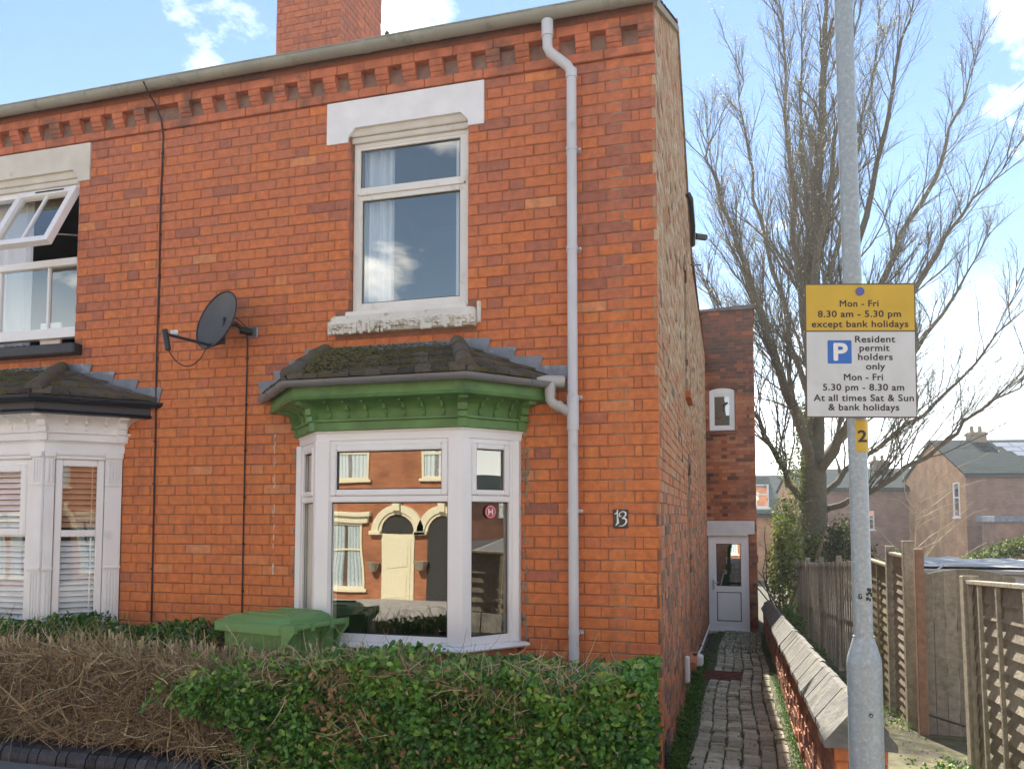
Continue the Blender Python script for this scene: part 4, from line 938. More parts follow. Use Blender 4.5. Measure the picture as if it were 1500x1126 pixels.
def pilaster(M, u0, u1, par):
    q = MB(); q.bbox((u0, -.012, .862), (u1, .06, 2.20), .004, M=M)
    q.bbox((u0-.006, -.030, 2.155), (u1+.006, -.012, 2.199), .006, M=M); q.bbox((u0-.002, -.020, 1.94), (u1+.002, -.0125, 1.955), .003, M=M); q.bbox((u0-.004, -.026, 1.30), (u1+.004, -.0125, 1.318), .003, M=M); q.bbox((u0-.003, -.022, .866), (u1+.003, -.0125, .90), .003, M=M)
    w = u1-u0; n_ = max(2, int(w/.028))
    for i in range(n_):
        a = u0 + w*(.14 + .72*(i+.2)/n_); b = u0 + w*(.14+.72*(i+.8)/n_)
        q.bbox((a, -.019, .92), (b, -.0125, 1.285), .003, M=M); q.bbox((a, -.019, 1.965), (b, -.0125, 2.14), .003, M=M)
    return edge_split(q.build('pilaster', 'white_timber', par), 25)
for i, (M, L) in enumerate(fr2):
    if i == 1: a, b = .115, L-.115
    elif i == 2: a, b = .075, L-.13
    else: a, b = .13, L-.075
    pilaster(M, .006, a-.004, NW); pilaster(M, b+.004, L-.006, NW)
    q = MB(); frame_boxes(q, M, a, b, .862, 2.14, .05, .0, .06, ws=(.05, .05, .05, .05), c=.006); q.bbox((a+.05, .002, 1.55), (b-.05, .06, 1.60), .005, M=M)
    q.bbox((a-.005, -.016, 2.142), (b+.005, .05, 2.17), .008, M=M); q.bbox((a-.01, -.024, 2.171), (b+.01, .05, 2.199), .008, M=M)
    q.build('window_frame', 'upvc', NW)
    pane_obj(M, a+.045, b-.045, 1.60, 2.095, .03, 'glass_shutter', NW); pane_obj(M, a+.045, b-.045, .91, 1.552, .03, 'glass_shutter', NW)
    if i == 1:
        s_ = MB(); frame_boxes(s_, M, a+.045, b-.045, 1.56, 2.10, .055, -.012, .05, c=.008); s_.build('sash', 'upvc', NW)
    for z0_, z1_, mm_ in ((1.62, 2.09, 'blind_brick_reflect' if i != 1 else 'blind_white'), (.92, 1.54, 'blind_white')):
        z = z0_ + .02
        while z < z1_:   # louvres of the shutters, each its own slat
            q = MB(); Mr = M @ Matrix.Translation((0, .060, z)) @ Matrix.Rotation(R(40), 4, 'X'); q.bbox((a+.05, -.026, -.003), (b-.05, .026, .003), .002, M=Mr); q.build('shutter_slat', mm_, NW); z += .043
        q = MB(); q.bbox((b-.085, .040, z0_), (b-.075, .048, z1_), .002, M=M); q.build('shutter_rod', mm_, NW)
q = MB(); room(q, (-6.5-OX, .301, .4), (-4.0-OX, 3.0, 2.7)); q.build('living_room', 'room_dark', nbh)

# ---------------------------------------------------------------- downpipes
q = MB(); YP = -.075
q.tube([(-.70, -.15, 5.04), (-.70, -.15, 4.93)], .040, 14); q.tube([(-.70, -.15, 4.93), (-.70, -.148, 4.86), (-.685, -.14, 4.825), (-.575, -.085, 4.745), (-.552, -.076, 4.70), (-.552, YP, 4.66)], .034, 14)
q.tube([(-.552, YP, 4.68), (-.552, YP, 2.50)], .034, 16); q.tube([(-.552, YP, 4.72), (-.552, YP, 4.66)], .039, 16)
q.tube([(-.552, YP, 2.50), (-.552, YP, 2.27)], .040, 16); q.tube([(-.552, YP, 2.28), (-.552, YP, .16)], .034, 16)
dp = edge_split(q.build('downpipe', 'downpipe_grey', house), 50)
for z in (4.17, 3.49, 2.49, 1.74, .95):
    q = MB(); q.tube([(-.552, YP, z-.012), (-.552, YP, z+.012)], .0385, 16); q.box((-.60, -.03, z-.012), (-.504, .0, z+.012)); q.bbox((-.512, -.06, z-.008), (-.495, -.02, z+.008), .002); edge_split(q.build('pipe_bracket', 'downpipe_grey', dp), 50)
q = MB(); q.tube([(-.79, -.14, 2.60), (-.62, -.05, 2.60)], .040, 12); q.tube([(-.70, -.10, 2.585), (-.70, -.10, 2.50)], .036, 12)
q.tube([(-.70, -.10, 2.52), (-.70, -.10, 2.475), (-.685, -.095, 2.45), (-.60, -.080, 2.405), (-.56, YP, 2.385)], .034, 12); q.tube([(-.655, -.09, 2.436), (-.63, -.087, 2.422)], .039, 12)
edge_split(q.build('bay_downpipe', 'gutter_pale', house), 50)
# house number
pl = MB(); pl.bbox((-.300, -.014, 1.628), (-.203, .0, 1.750), .004); plq = pl.build('number_plaque', 'plaque', house)
q = MB()
def stroke(mb, pts, w, y, steps=1):
    pts = [Vector((x, z)) for x, z in pts]
    ws = w if hasattr(w, '__len__') else [w]*len(pts); L = []; 
    for i, p in enumerate(pts):
        d = (pts[min(i+1, len(pts)-1)] - pts[max(i-1, 0)]).normalized(); n_ = Vector((-d.y, d.x))*ws[i]/2; L.append((p+n_, p-n_))
    for (a, b), (c_, d_) in zip(L, L[1:]): mb.quad((a.x, y, a.y), (b.x, y, b.y), (d_.x, y, d_.y), (c_.x, y, c_.y)); mb.quad((a.x, y, a.y), (c_.x, y, c_.y), (c_.x, y+.003, c_.y), (a.x, y+.003, a.y)); mb.quad((b.x, y, b.y), (b.x, y+.003, b.y), (d_.x, y+.003, d_.y), (d_.x, y, d_.y))
yy = -.0175; cx_ = -.2515; cz_ = 1.689
def dd(px, py): return (cx_ + (px-553)*.0002545, cz_ - (py-560)*.000255)   # plaque's own layout grid
stroke(q, [dd(478, 335), dd(470, 400), dd(475, 520), dd(485, 620), dd(485, 665), dd(455, 695), dd(428, 735)], [.009, .007, .009, .014, .015, .009, .004], yy)
stroke(q, [dd(395, 440), dd(440, 420), dd(470, 385)], [.003, .008, .005], yy-.0005)
a1 = [dd(575, 490), dd(535, 500), dd(515, 470), dd(530, 415), dd(575, 385), dd(630, 375), dd(680, 400), dd(690, 450), dd(665, 495), dd(590, 555)]
stroke(q, a1, [.009, .008, .008, .006, .006, .007, .011, .011, .009, .005], yy-.0005)
a2 = [dd(590, 555), dd(650, 545), dd(700, 585), dd(700, 640), dd(665, 700), dd(600, 740), dd(505, 742)]
stroke(q, a2, [.004, .011, .013, .012, .009, .006, .003], yy)
q.build('digits', 'digit_white', plq, label='white ornate number 13')

# ---------------------------------------------------------------- satellite dish and cables
dish = thing('satellite_dish', 'dark grey satellite dish on the brick wall left of the bay', 'satellite dish', (-3.03, 0, 3.09))
dq = MB(); axis = Vector((-.30, -.90, .28)).normalized(); cD = Vector((-3.19, -.24, 3.15))
sx_ = Vector((0, 0, 1)).cross(axis).normalized(); sy_ = axis.cross(sx_)
rings = []; V = []
NR, NA = 8, 36; aw, ah = .215, .232
for side_, off in ((0, 0), (1, -.006)):
    for i in range(NR+1):
        r_ = i/NR
        for j in range(NA):
            w = 2*math.pi*j/NA; p = cD + sx_*(aw*r_*math.cos(w)) + sy_*(ah*r_*math.sin(w)) + axis*(.055*(r_*r_ - 1) + off); V.append(p - Vector(dish.location))
F = []
for s_ in (0, 1):
    b = s_*(NR+1)*NA
    for i in range(NR):
        for j in range(NA):
            k = (j+1) % NA; f = (b+i*NA+j, b+i*NA+k, b+(i+1)*NA+k, b+(i+1)*NA+j); F.append(f if s_ == 0 else f[::-1])
b0 = NR*NA; b1 = (NR+1)*NA + NR*NA
for j in range(NA): k = (j+1) % NA; F.append((b0+j, b0+k, b1+k, b1+j))
dq.mesh(V, F); dd_ = dq.build('dish', 'dish_grey', dish); edge_split(dd_, 50)
def rel(p): return Vector(p) - Vector(dish.location)
rim = [cD + sx_*(aw*math.cos(w)) + sy_*(ah*math.sin(w)) + axis*0 for w in np.linspace(0, 2*math.pi, 37)]
q = MB(); q.tube([rel(p) for p in rim], .006, 6, cap=False); q.build('rim', 'black_plastic', dish)
bt = cD - sy_*ah*.93
lnb = cD + axis*.27 - sy_*.25 - sx_*.08
q = MB(); q.tube([rel(bt + Vector((0, 0, .01))), rel(lnb)], .011, 8); q.build('feed_arm', 'black_plastic', dish)
q = MB(); q.tube([rel(lnb + sy_*.02 + sx_*.0 + (axis)*.035), rel(lnb + Vector((.02, -.02, -.115)) + axis*.0)], .021, 12); edge_split(q.build('receiver', 'black_plastic', dish), 50)
q = MB(); q.tube([rel(lnb - axis*.02 + sy_*.025), rel(lnb - axis*.055 + sy_*.045)], [.019, .021], 12); edge_split(q.build('receiver_cap', 'white_plastic', dish), 50)
bk = cD - axis*.06 + sx_*.02 - sy_*.02
q = MB(); q.tube([rel(bk), rel(bk + Vector((.07, .05, .02))), rel((-3.07, -.07, 3.10))], .017, 8); q.tube([rel((-3.09, -.10, 3.10)), rel((-3.04, -.02, 3.095))], .026, 10); q.tube([rel(bk + Vector((.0, 0, .06))), rel(bk + Vector((0, 0, -.14)))], .013, 8); q.tube([rel(bk+Vector((.0,0,-.12))), rel(bt)], .014, 8); edge_split(q.build('mounting_arm', 'black_plastic', dish), 50)
q = MB(); q.bbox(rel((-3.075, -.022, 3.055)), rel((-2.99, 0, 3.135)), .003); q.build('wall_plate', 'steel', dish)
cab = []
a_, b_ = lnb + Vector((.01, 0, -.115)), bt
for i in range(13):
    f = i/12; p = a_.lerp(b_, f); p.z -= .13*math.sin(math.pi*f)**.8*(1 if f < .9 else .7); cab.append(rel(p))
q = MB(); q.tube(cab, .004, 6); q.build('feed_cable', 'cable_black', dish)
q = MB(); q.tube([rel(bk + Vector((.01, 0, .03))), rel(bk + Vector((.06, .05, .07))), rel((-3.06, -.05, 3.13)), rel((-3.07, -.03, 3.08))], .004, 6); q.build('feed_cable', 'cable_black', dish)
q = MB(); P = [(-3.075, -.03, 3.09), (-3.080, -.008, 3.02), (-3.083, -.008, 2.4), (-3.085, -.008, 1.6), (-3.083, -.008, .9), (-3.08, -.01, .25)]; q.tube(P, .0055, 6)
for z in np.arange(2.9, .4, -.35): q.bbox((-3.092, -.015, z-.006), (-3.072, .0, z+.006), .002)
tag(q.build('aerial_cable', 'cable_black'), 'dark cable running straight down the brick wall from the satellite dish', 'cable')
q = MB(); P = [(-3.925, -.21, 5.09), (-3.925, -.13, 5.01), (-3.925, -.09, 4.99), (-3.90, -.03, 4.87), (-3.89, -.03, 4.80), (-3.895, -.008, 4.74), (-3.905, -.008, 4.2), (-3.90, -.008, 3.6), (-3.905, -.008, 3.0), (-3.895, -.008, 2.3), (-3.89, -.008, 1.4), (-3.885, -.008, .3)]; q.tube(P, .0065, 6)
for z in np.arange(4.6, .4, -.33): q.bbox((-3.91, -.015, z-.006), (-3.888, .0, z+.006), .002)
tag(q.build('telephone_cable', 'cable_black'), 'dark cable running from the roof gutter down the brick wall between both houses', 'cable')
# ---------------------------------------------------------------- ground
def grid_sheet(name, x0, x1, y0, y1, nx, ny, dz, material, zf=gz, kind='structure'):
    V = []; F = []
    for j in range(ny+1):
        for i in range(nx+1):
            x = x0+(x1-x0)*i/nx; y = y0+(y1-y0)*j/ny; V.append((x, y, zf(x, y)+dz))
    for j in range(ny):
        for i in range(nx): a = j*(nx+1)+i; F.append((a, a+1, a+nx+2, a+nx+1))
    mb = MB(); mb.mesh(V, F); o = mb.build(name, material); o['kind'] = kind
    for p in o.data.polygons: p.use_smooth = True
    return o
mb = MB(); mb.quad((-400, -400, -1.6), (400, -400, -1.6), (400, 400, -1.6), (-400, 400, -1.6)); tag(mb.build('ground', 'soil'), kind='structure')
grid_sheet('garden_ground', -8, 12, -1.25, 24, 80, 100, -.012, 'soil')
grid_sheet('side_ground', 1.10, 2.9, -1.5, 3.6, 18, 40, .004, 'mossy_ground')
grid_sheet('pavement', -90, 90, -3.6, -1.20, 360, 6, 0, 'asphalt')
def flat(z): return lambda x, y: z
mb = MB(); mb.quad((-90, -11.6, -.85), (90, -11.6, -.85), (90, -3.75, -.09), (-90, -3.75, -.09)); tag(mb.build('road', 'road_surface'), kind='structure')
mb = MB(); mb.box((-90, -3.75, -.3), (90, -3.6, .035)); tag(mb.build('kerb', 'paving'), kind='structure')
mb = MB(); mb.box((-90, -11.75, -1.2), (90, -11.6, -.73)); tag(mb.build('kerb', 'paving'), kind='structure')
mb = MB(); mb.box((-90, -18, -1.3), (90, -11.75, -.735)); tag(mb.build('pavement', 'paving'), kind='structure')

# edging of black bullnose bricks in front of the hedge
kerb = thing('garden_edging', 'row of black bullnose bricks edging the pavement under the hedge', 'garden edging', (-2.3, -1.2, .2))
x = -6.1; kd = []
prof = [(-.09, -.13), (-.09, .02), (-.083, .052), (-.062, .078), (-.03, .090), (.10, .094), (.10, -.13)]
for v_ in range(4):
    m_ = MB(); m_.prism([(z if False else y, z) for y, z in prof], -.0325+random.uniform(-.001, .001), .0325, t=.5, M=Matrix.Rotation(R(90), 4, 'Z')); me = m_.data('brick', 'bullnose')
    me.attributes['tint'].data.foreach_set('value', np.full(len(me.polygons), random.random(), dtype=np.float32)); kd.append(me)
# prism runs along y; rotate so bricks stand across the kerb line
tint_mat('bullnose_single', [(0, (.022, .023, .027)), (1, (.07, .07, .08))], rough=.5, grain=.25, gscale=25, stain=[(9, .6, (.13, .13, .125), .5)], bump=.5, obj=True)
for me in kd: me.materials.clear(); me.materials.append(MATS['bullnose_single']); me.transform(Matrix.Rotation(R(0), 4, 'Z'))
while x < .05:
    o = bpy.data.objects.new('brick', random.choice(kd)); C.objects.link(o); o.parent = kerb
    o.location = Vector((x, -1.17 - .0*x + random.uniform(-.003, .003), .205 + random.uniform(-.002, .002))) - Vector(kerb.location)
    o.rotation_euler = (0, 0, random.uniform(-.02, .02)); o['tint'] = random.random(); x += .0715
    if x > -1.0: o.location.z -= .10*(min(1, (x+1)/.9))

# ---------------------------------------------------------------- path of worn setts
path = tag(MB().build('path', 'soil'), kind='structure')
bpy.data.objects.remove(path)
def pathz(x, y): return .03 - .055*y if y > 0 else .03
path = grid_sheet('path', -.0, .95, -1.15, 11.8, 6, 60, -.001, 'moss_joint', zf=lambda x, y: pathz(x, y))
setts = []; cols = [(.115, .222), (.226, .345), (.350, .465), (.470, .590), (.595, .705), (.71, .80)]
for ci, (a, b) in enumerate(cols):
    y = -1.15 + random.random()*.1
    while y < 11.7:
        L = random.choice((.10, .11, .13, .16, .20, .22)) if ci != 3 else random.choice((.11, .13, .2, .2)); setts.append((a, b, y, min(y+L, 11.75))); y += L + .006
tint_mat('sett_single', [(0, (.27, .24, .17)), (.5, (.42, .375, .27)), (1, (.56, .51, .38))], rough=.85, grain=.25, gscale=25, stain=[(3.2, .50, (.17, .18, .065), .7), (14, .68, (.42, .4, .33), .5)], bump=1., bscale=50, obj=True)
sm = []
for v_ in range(6):
    m_ = MB(); J = lambda s_=.0: random.uniform(-.035, .035)
    T = [(.06+J(), .05+J(), 1), (.94+J(), .05+J(), 1), (.94+J(), .95+J(), 1), (.06+J(), .95+J(), 1)]; Md = [(0, 0, .8), (1, 0, .8), (1, 1, .8), (0, 1, .8)]; Bt = [(0, 0, 0), (1, 0, 0), (1, 1, 0), (0, 1, 0)]
    m_.mesh(Bt+Md+T, [(8,9,10,11),(4,5,9,8),(5,6,10,9),(6,7,11,10),(7,4,8,11),(0,1,5,4),(1,2,6,5),(2,3,7,6),(3,0,4,7)]); sm.append(m_.data('sett', 'sett_single'))
sv = [s for s in setts if s[2] > .35]; sv.sort(key=lambda s: s[2]); near = set(sv[:298])
jm = MB()
for s in setts:
    a, b, y0, y1 = s; z = pathz(0, (y0+y1)/2); dx_ = .02*math.sin(y0*1.3)
    if s in near:
        o = bpy.data.objects.new('sett', random.choice(sm)); C.objects.link(o); o.parent = path
        o.location = (a+dx_+random.uniform(-.004, .004), y0, z-.03+random.uniform(0, .006)); o.scale = (b-a-random.uniform(.004, .014), y1-y0-random.uniform(.002, .009), .045); o.rotation_euler = (-.055+random.gauss(0, .035), random.gauss(0, .04), random.gauss(0, .03)); o['tint'] = min(1, max(0, random.gauss(.5, .25)))
    else: jm.bbox((a+dx_, y0, z-.02), (b+dx_-.004, y1, z+.014+random.uniform(-.004, .004)), .008, t=random.random())
jm.build('setts', 'sett', path, stuff=True)
mb = MB(); mz = pathz(0, 4.9); Mt = Matrix.Translation((.24, 4.80, pathz(0, 4.8)+.025)) @ Matrix.Rotation(R(-3), 4, 'Z') @ Matrix.Rotation(R(10), 4, 'X')
mb.bbox((-.235, -.16, -.008), (.235, .16, .014), .006, M=Mt)
for i in range(7): mb.bbox((-.225, -.145+i*.044, .0145), (.225, -.145+i*.044+.022, .024), .003, M=Mt)
tag(mb.build('doormat', 'grate_rust'), 'rust brown ribbed mat lying across the brick path', 'mat')
mb = MB(); mb.bbox((-.2, YW-.32, -.63), (.68, YW-.0, -.602-.02), .01); mb.build('doorstep', 'sett', path)

# ---------------------------------------------------------------- boundary wall with saddle coping
bw = thing('boundary_wall', 'low brick wall with pointed stone coping beside the path', 'wall', (1.0, -1.4, 0))
def cz(y): return .70 - .0655*(y+1.4)
SL = Vector((0, 1, -.0655)).normalized(); yN, yF = -1.38, 12.2
bl = Vector(bw.location)
mb = MB(); random.seed(5); Lw = 13.6
for (a, b, z0, z1) in field(Lw, -1.2, 0.0, [], swap=1): 
    if z0 < -.9: continue
    mb.brick(Vector((.885, yN, .70)) - bl, SL, Vector((-1, 0, 0)), a, b, z0, z1, t=min(1, max(0, random.gauss(.62, .22))), jit=.004, c=.008)
    mb.brick(Vector((1.10, yN, .70)) - bl, SL, Vector((1, 0, 0)), a, b, z0, z1, t=random.uniform(.2, .9), jit=.004, c=.008)
mb.build('brickwork', 'brick_worn', bw, stuff=True)
mb = MB()
for (a, b, z0, z1) in field(.215, -.9, 0.0, []): mb.brick(Vector((1.10, yN, .70)) - bl, Vector((-1, 0, 0)), nF, a, b, z0, z1, t=.78+random.uniform(-.1, .1), jit=.003, c=.006)
mb.build('end_brickwork', 'brick_joined', bw, stuff=True)
mb = MB(); V = []
for y in (yN+.008, yF):
    for x in (.893, 1.092): V += [Vector((x, y, cz(y)-.9)) - bl, Vector((x, y, cz(y)-.002)) - bl]
mb.mesh(V, [(0, 2, 3, 1), (4, 5, 7, 6), (0, 1, 5, 4), (2, 6, 7, 3), (1, 3, 7, 5)]); mb.build('wall_core', 'mortar', bw)
y = yN - .06
while y < yF-.1:
    L = random.choice((.20, .29, .30, .45)); L = min(L, yF-y)
    z0 = cz(y); z1 = cz(y+L); g = random.uniform(.004, .009); j = random.uniform(-.007, .007); w = .147; h1, h2 = .028, .185
    V = []
    for yy_, zz in ((y+g, z0), (y+L-g, z1)):
        for (a, h) in ((-w, 0), (-w, h1), (-.018, h2-.004), (0, h2+.002), (.018, h2-.004), (w, h1), (w, 0)): V.append(Vector((.992+a+j, yy_, zz+h+j*.5)) - bl)
    mb = MB(); k = 7; mb.mesh(V, [tuple(range(k)), tuple(reversed(range(k, 2*k)))] + [(i, k+i, k+(i+1) % k, (i+1) % k) for i in range(k)]); mb.build('coping_stone', 'coping_stone', bw); y += L
mb = MB(); 
for k in range(5): mb.tube([Vector((.93+.02*k, yF-.1+.02*k, cz(yF)+.05)) - bl, Vector((.95+.02*k, yF+.12, cz(yF)+.1)) - bl], .05, 6)
mb.build('broken_coping', 'coping_stone', bw)

# ---------------------------------------------------------------- lamp post and parking sign
lp = Vector((.978, -1.66, .03)); post_ = thing('lamp_post', 'galvanised steel lamp post with wide base in front of the low wall', 'lamp post', lp)
q = MB(); q.tube([(0, 0, -.1), (0, 0, .60), (0, 0, 1.08)], [.0665, .0665, .0665], 28); edge_split(q.build('base_section', 'galvanised', post_), 50)
q = MB(); q.tube([(0, 0, 1.08), (0, 0, 1.105), (0, 0, 1.18)], [.0665, .063, .0405], 28); edge_split(q.build('shoulder', 'galvanised', post_), 50)
q = MB(); q.tube([(0, 0, 1.18), (0, 0, 1.188)], .0405, 28); q.tube([(0, 0, 1.18), (-.025, 0, 5.6)], [.0370, .0360], 28); edge_split(q.build('column', 'galvanised', post_), 50)
q = MB(); q.tube([(0, 0, .938), (0, 0, .943)], .0672, 28); edge_split(q.build('seam', 'galvanised', post_), 50)
q = MB(); q.tube([(.012, -.070, .885), (.012, -.060, .885)], .008, 10); q.build('lock', 'black_plastic', post_)
q = MB(); q.tube([(.012, -.073, .885), (.012, -.060, .885)], .004, 8); q.build('lock_pin', 'steel', post_)
q = MB()
for i in range(10): a = random.uniform(-1.3, -.6); z = random.uniform(1.325, 1.375); q.box((.0370*math.cos(a)-.004, .0370*math.sin(a)-.002, z), (.0370*math.cos(a)+.004, .0370*math.sin(a)+.002, z+.012))
for a, b, c_, d_ in ((-.020, -.008, 1.34, 1.344), (-.020, -.008, 1.356, 1.360), (-.020, -.016, 1.34, 1.36), (-.010, -.006, 1.34, 1.353)): q.box((a, -.0385, c_), (b, -.036, d_))
q.build('sticker_remains', 'black_plastic', post_)
for i_, zt_ in enumerate((.64, .605, .57, .54)):   # embossed lettering-like ridges low on the base
    q = MB(); q.tube([(.015+.008*math.cos(w), -.0655, zt_+.012*math.sin(w)) for w in np.linspace(.6*i_, 5.2+.4*i_, 10)], .003, 5); q.build('embossed_mark', 'galvanised', post_)
# number band
q = MB(); N = 16
for i in range(N):
    w0, w1 = R(-90-78+156*i/N), R(-90-78+156*(i+1)/N); r_ = .0382
    q.quad((r_*math.cos(w0), r_*math.sin(w0), 1.935), (r_*math.cos(w1), r_*math.sin(w1), 1.935), (r_*math.cos(w1), r_*math.sin(w1), 2.066), (r_*math.cos(w0), r_*math.sin(w0), 2.066))
band = q.build('number_band', 'sign_yellow', post_)
text_mesh('2', 'number', 'sign_black', (.0098, -.0388, 2.00), width=.034, height=.046, parent=band, bold=.035, rot=(R(90), 0, R(14)))
# sign
sgc = Vector((.985, -1.735, 2.376)); sign = thing('parking_sign', 'yellow and white resident parking sign fixed on the lamp post', 'sign', sgc)
sign.rotation_euler = (0, R(.6), R(13)); W2, H2 = .2175, .272
q = MB(); q.bbox((-W2-.004, 0, -H2-.004), (W2+.004, .003, H2+.004), .002); q.build('plate', 'sign_edge', sign)
q = MB(); q.box((-W2+.002, -.001, H2-.190), (W2-.002, -.0002, H2-.002)); q.build('yellow_panel', 'sign_yellow', sign)
q = MB(); q.box((-W2+.002, -.001, -H2+.002), (W2-.002, -.0002, H2-.196)); q.build('white_panel', 'sign_white', sign)
q = MB(); q.tube([(0, -.001, H2-.030), (0, -.006, H2-.030)], .017, 20); q.build('bolt_cap', 'bolt_blue', sign)
for z in (.16, -.16): q = MB(); q.box((-.06, .0035, z-.015), (.06, .012, z+.015)); q.tube([(.0-.01, .045, z-.012), (-.01, .045, z+.012)], .041, 20); q.build('clamp', 'steel', sign)
SC = .000747
def tline(s, xc, yc, w, h=.0262, b=.03):
    text_mesh(s, 'lettering', 'sign_black', ((xc-435)*SC, -.0016, H2-(yc-93)*SC), width=w*SC, height=h, parent=sign, bold=b)
tline('Mon - Fri', 430, 199, 206); tline('8.30 am - 5.30 pm', 430, 256, 442); tline('except bank holidays', 432, 312, 514)
tline('Resident', 512, 396, 212, .0262); tline('permit', 508, 446, 158, .0262); tline('holders', 512, 493, 182, .0262); tline('only', 512, 545, 100, .0262)
tline('Mon - Fri', 447, 604, 206); tline('5.30 pm - 8.30 am', 446, 659, 430); tline('At all times Sat & Sun', 446, 717, 530); tline('& bank holidays', 446, 768, 374)
# rounded blue square with white P
q = MB(); cx_, cz_ = (322-435)*SC, H2-(466-93)*SC; h_ = .048; r_ = .005; pts = []
for sx2, sz2, a0 in ((1, 1, 0), (-1, 1, 90), (-1, -1, 180), (1, -1, 270)):
    for k in range(4): a = R(a0+30*k); pts.append((cx_+sx2*(h_-r_)+r_*math.cos(a), -.0014, cz_+sz2*(h_-r_)+r_*math.sin(a)))
q.poly(pts); q.build('parking_symbol', 'sign_blue', sign)
text_mesh('P', 'letter', 'digit_white', (cx_+.004, -.0018, cz_), width=.050, height=.068, parent=sign, bold=.045)

# ---------------------------------------------------------------- wheelie bin
bin_ = thing('wheelie_bin', 'green wheelie bin with closed lid behind the hedge', 'wheelie bin', (-2.38, -.60, .18)); bin_.rotation_euler = (0, 0, R(-14)); bin_.scale = (.86, .86, 1)
q = MB()   # tapered body
def taper(mb, x0, x1, y0, y1, z0, z1, tx, ty, c=.03):
    def ring(X0, X1, Y0, Y1, z): return [(X0+c,Y0,z),(X1-c,Y0,z),(X1-c*.3,Y0+c*.3,z),(X1,Y0+c,z),(X1,Y1-c,z),(X1-c,Y1,z),(X0+c,Y1,z),(X0,Y1-c,z),(X0,Y0+c,z),(X0+c*.3,Y0+c*.3,z)]
    A = ring(x0+tx, x1-tx, y0+ty, y1-ty, z0); B = ring(x0, x1, y0, y1, z1); k = len(A)
    mb.mesh(A+B, [tuple(reversed(range(k))), tuple(range(k, 2*k))] + [(i, (i+1) % k, k+(i+1) % k, k+i) for i in range(k)])
taper(q, -.33, .32, -.265, .265, .06, .80, .06, .04); q.bbox((-.365, -.285, .795), (.335, .285, .825), .012)
edge_split(q.build('body', 'bin_green', bin_), 40)
q = MB()   # lid: skirt plus crowned top
A = [(-.42, -.295, .815), (.33, -.295, .815), (.33, .295, .815), (-.42, .295, .815)]; 
def rr(x0, x1, y0, y1, z, c):
    return [(x0+c,y0,z),(x1-c,y0,z),(x1,y0+c,z),(x1,y1-c,z),(x1-c,y1,z),(x0+c,y1,z),(x0,y1-c,z),(x0,y0+c,z)]
R_ = [rr(-.425, .335, -.300, .300, .800, .05), rr(-.425, .335, -.300, .300, .848, .05), rr(-.405, .325, -.285, .285, .862, .05), rr(-.35, .31, -.265, .265, .866, .05), rr(-.33, .30, -.245, .245, .888, .05), rr(-.20, .28, -.20, .20, .905, .05)]
V = [p for r_ in R_ for p in r_]; F = [tuple(reversed(range(8))), tuple(range(40, 48))]
for k in range(5):
    for i in range(8): F.append((k*8+i, k*8+(i+1) % 8, k*8+8+(i+1) % 8, k*8+8+i))
q.mesh(V, F); q.mesh([(-.36, -.22, .884), (-.17, -.22, .908), (-.17, -.16, .910), (-.36, -.16, .886), (-.36, -.22, .86), (-.17, -.22, .87), (-.17, -.16, .87), (-.36, -.16, .86)], [(0,1,2,3),(4,5,1,0),(5,6,2,1),(6,7,3,2),(7,4,0,3)])
q.mesh([(-.18, -.17, .903), (.25, -.17, .903), (.25, -.15, .903), (-.18, -.15, .903), (-.18, -.17, .915), (.25, -.17, .915), (.25, -.15, .915), (-.18, -.15, .915)], [(4,5,6,7),(0,1,5,4),(1,2,6,5),(2,3,7,6),(3,0,4,7)]); q.mesh([(-.18, .15, .903), (.25, .15, .903), (.25, .17, .903), (-.18, .17, .903), (-.18, .15, .915), (.25, .15, .915), (.25, .17, .915), (-.18, .17, .915)], [(4,5,6,7),(0,1,5,4),(1,2,6,5),(2,3,7,6),(3,0,4,7)])
lid = edge_split(q.build('lid', 'bin_green', bin_), 35)
q = MB(); q.tube([(.40, -.27, .845), (.40, .27, .845)], .020, 12); 
for y_ in (-.27, -.10, .10, .26):
    q.mesh([(.30, y_-.018, .855), (.425, y_-.018, .868), (.425, y_-.018, .82), (.345, y_-.018, .74), (.325, y_-.018, .66), (.305, y_-.018, .66), (.30, y_+.018, .855), (.425, y_+.018, .868), (.425, y_+.018, .82), (.345, y_+.018, .74), (.325, y_+.018, .66), (.305, y_+.018, .66)],
           [(5,4,3,2,1,0),(6,7,8,9,10,11),(0,1,7,6),(1,2,8,7),(2,3,9,8),(3,4,10,9),(4,5,11,10)])
edge_split(q.build('hinge_handle', 'bin_green', bin_), 45)
q = MB(); q.bbox((.12, -.2705, .46), (.20, -.255, .60), .002, M=Matrix.Translation((0, 0, 0))); q.build('label', 'white_plastic', bin_)
for y_ in (-.24, .24):
    q = MB(); q.tube([(.30, y_-.025, .1), (.30, y_+.025, .1)], .10, 20); edge_split(q.build('wheel', 'bin_dark', bin_), 50)

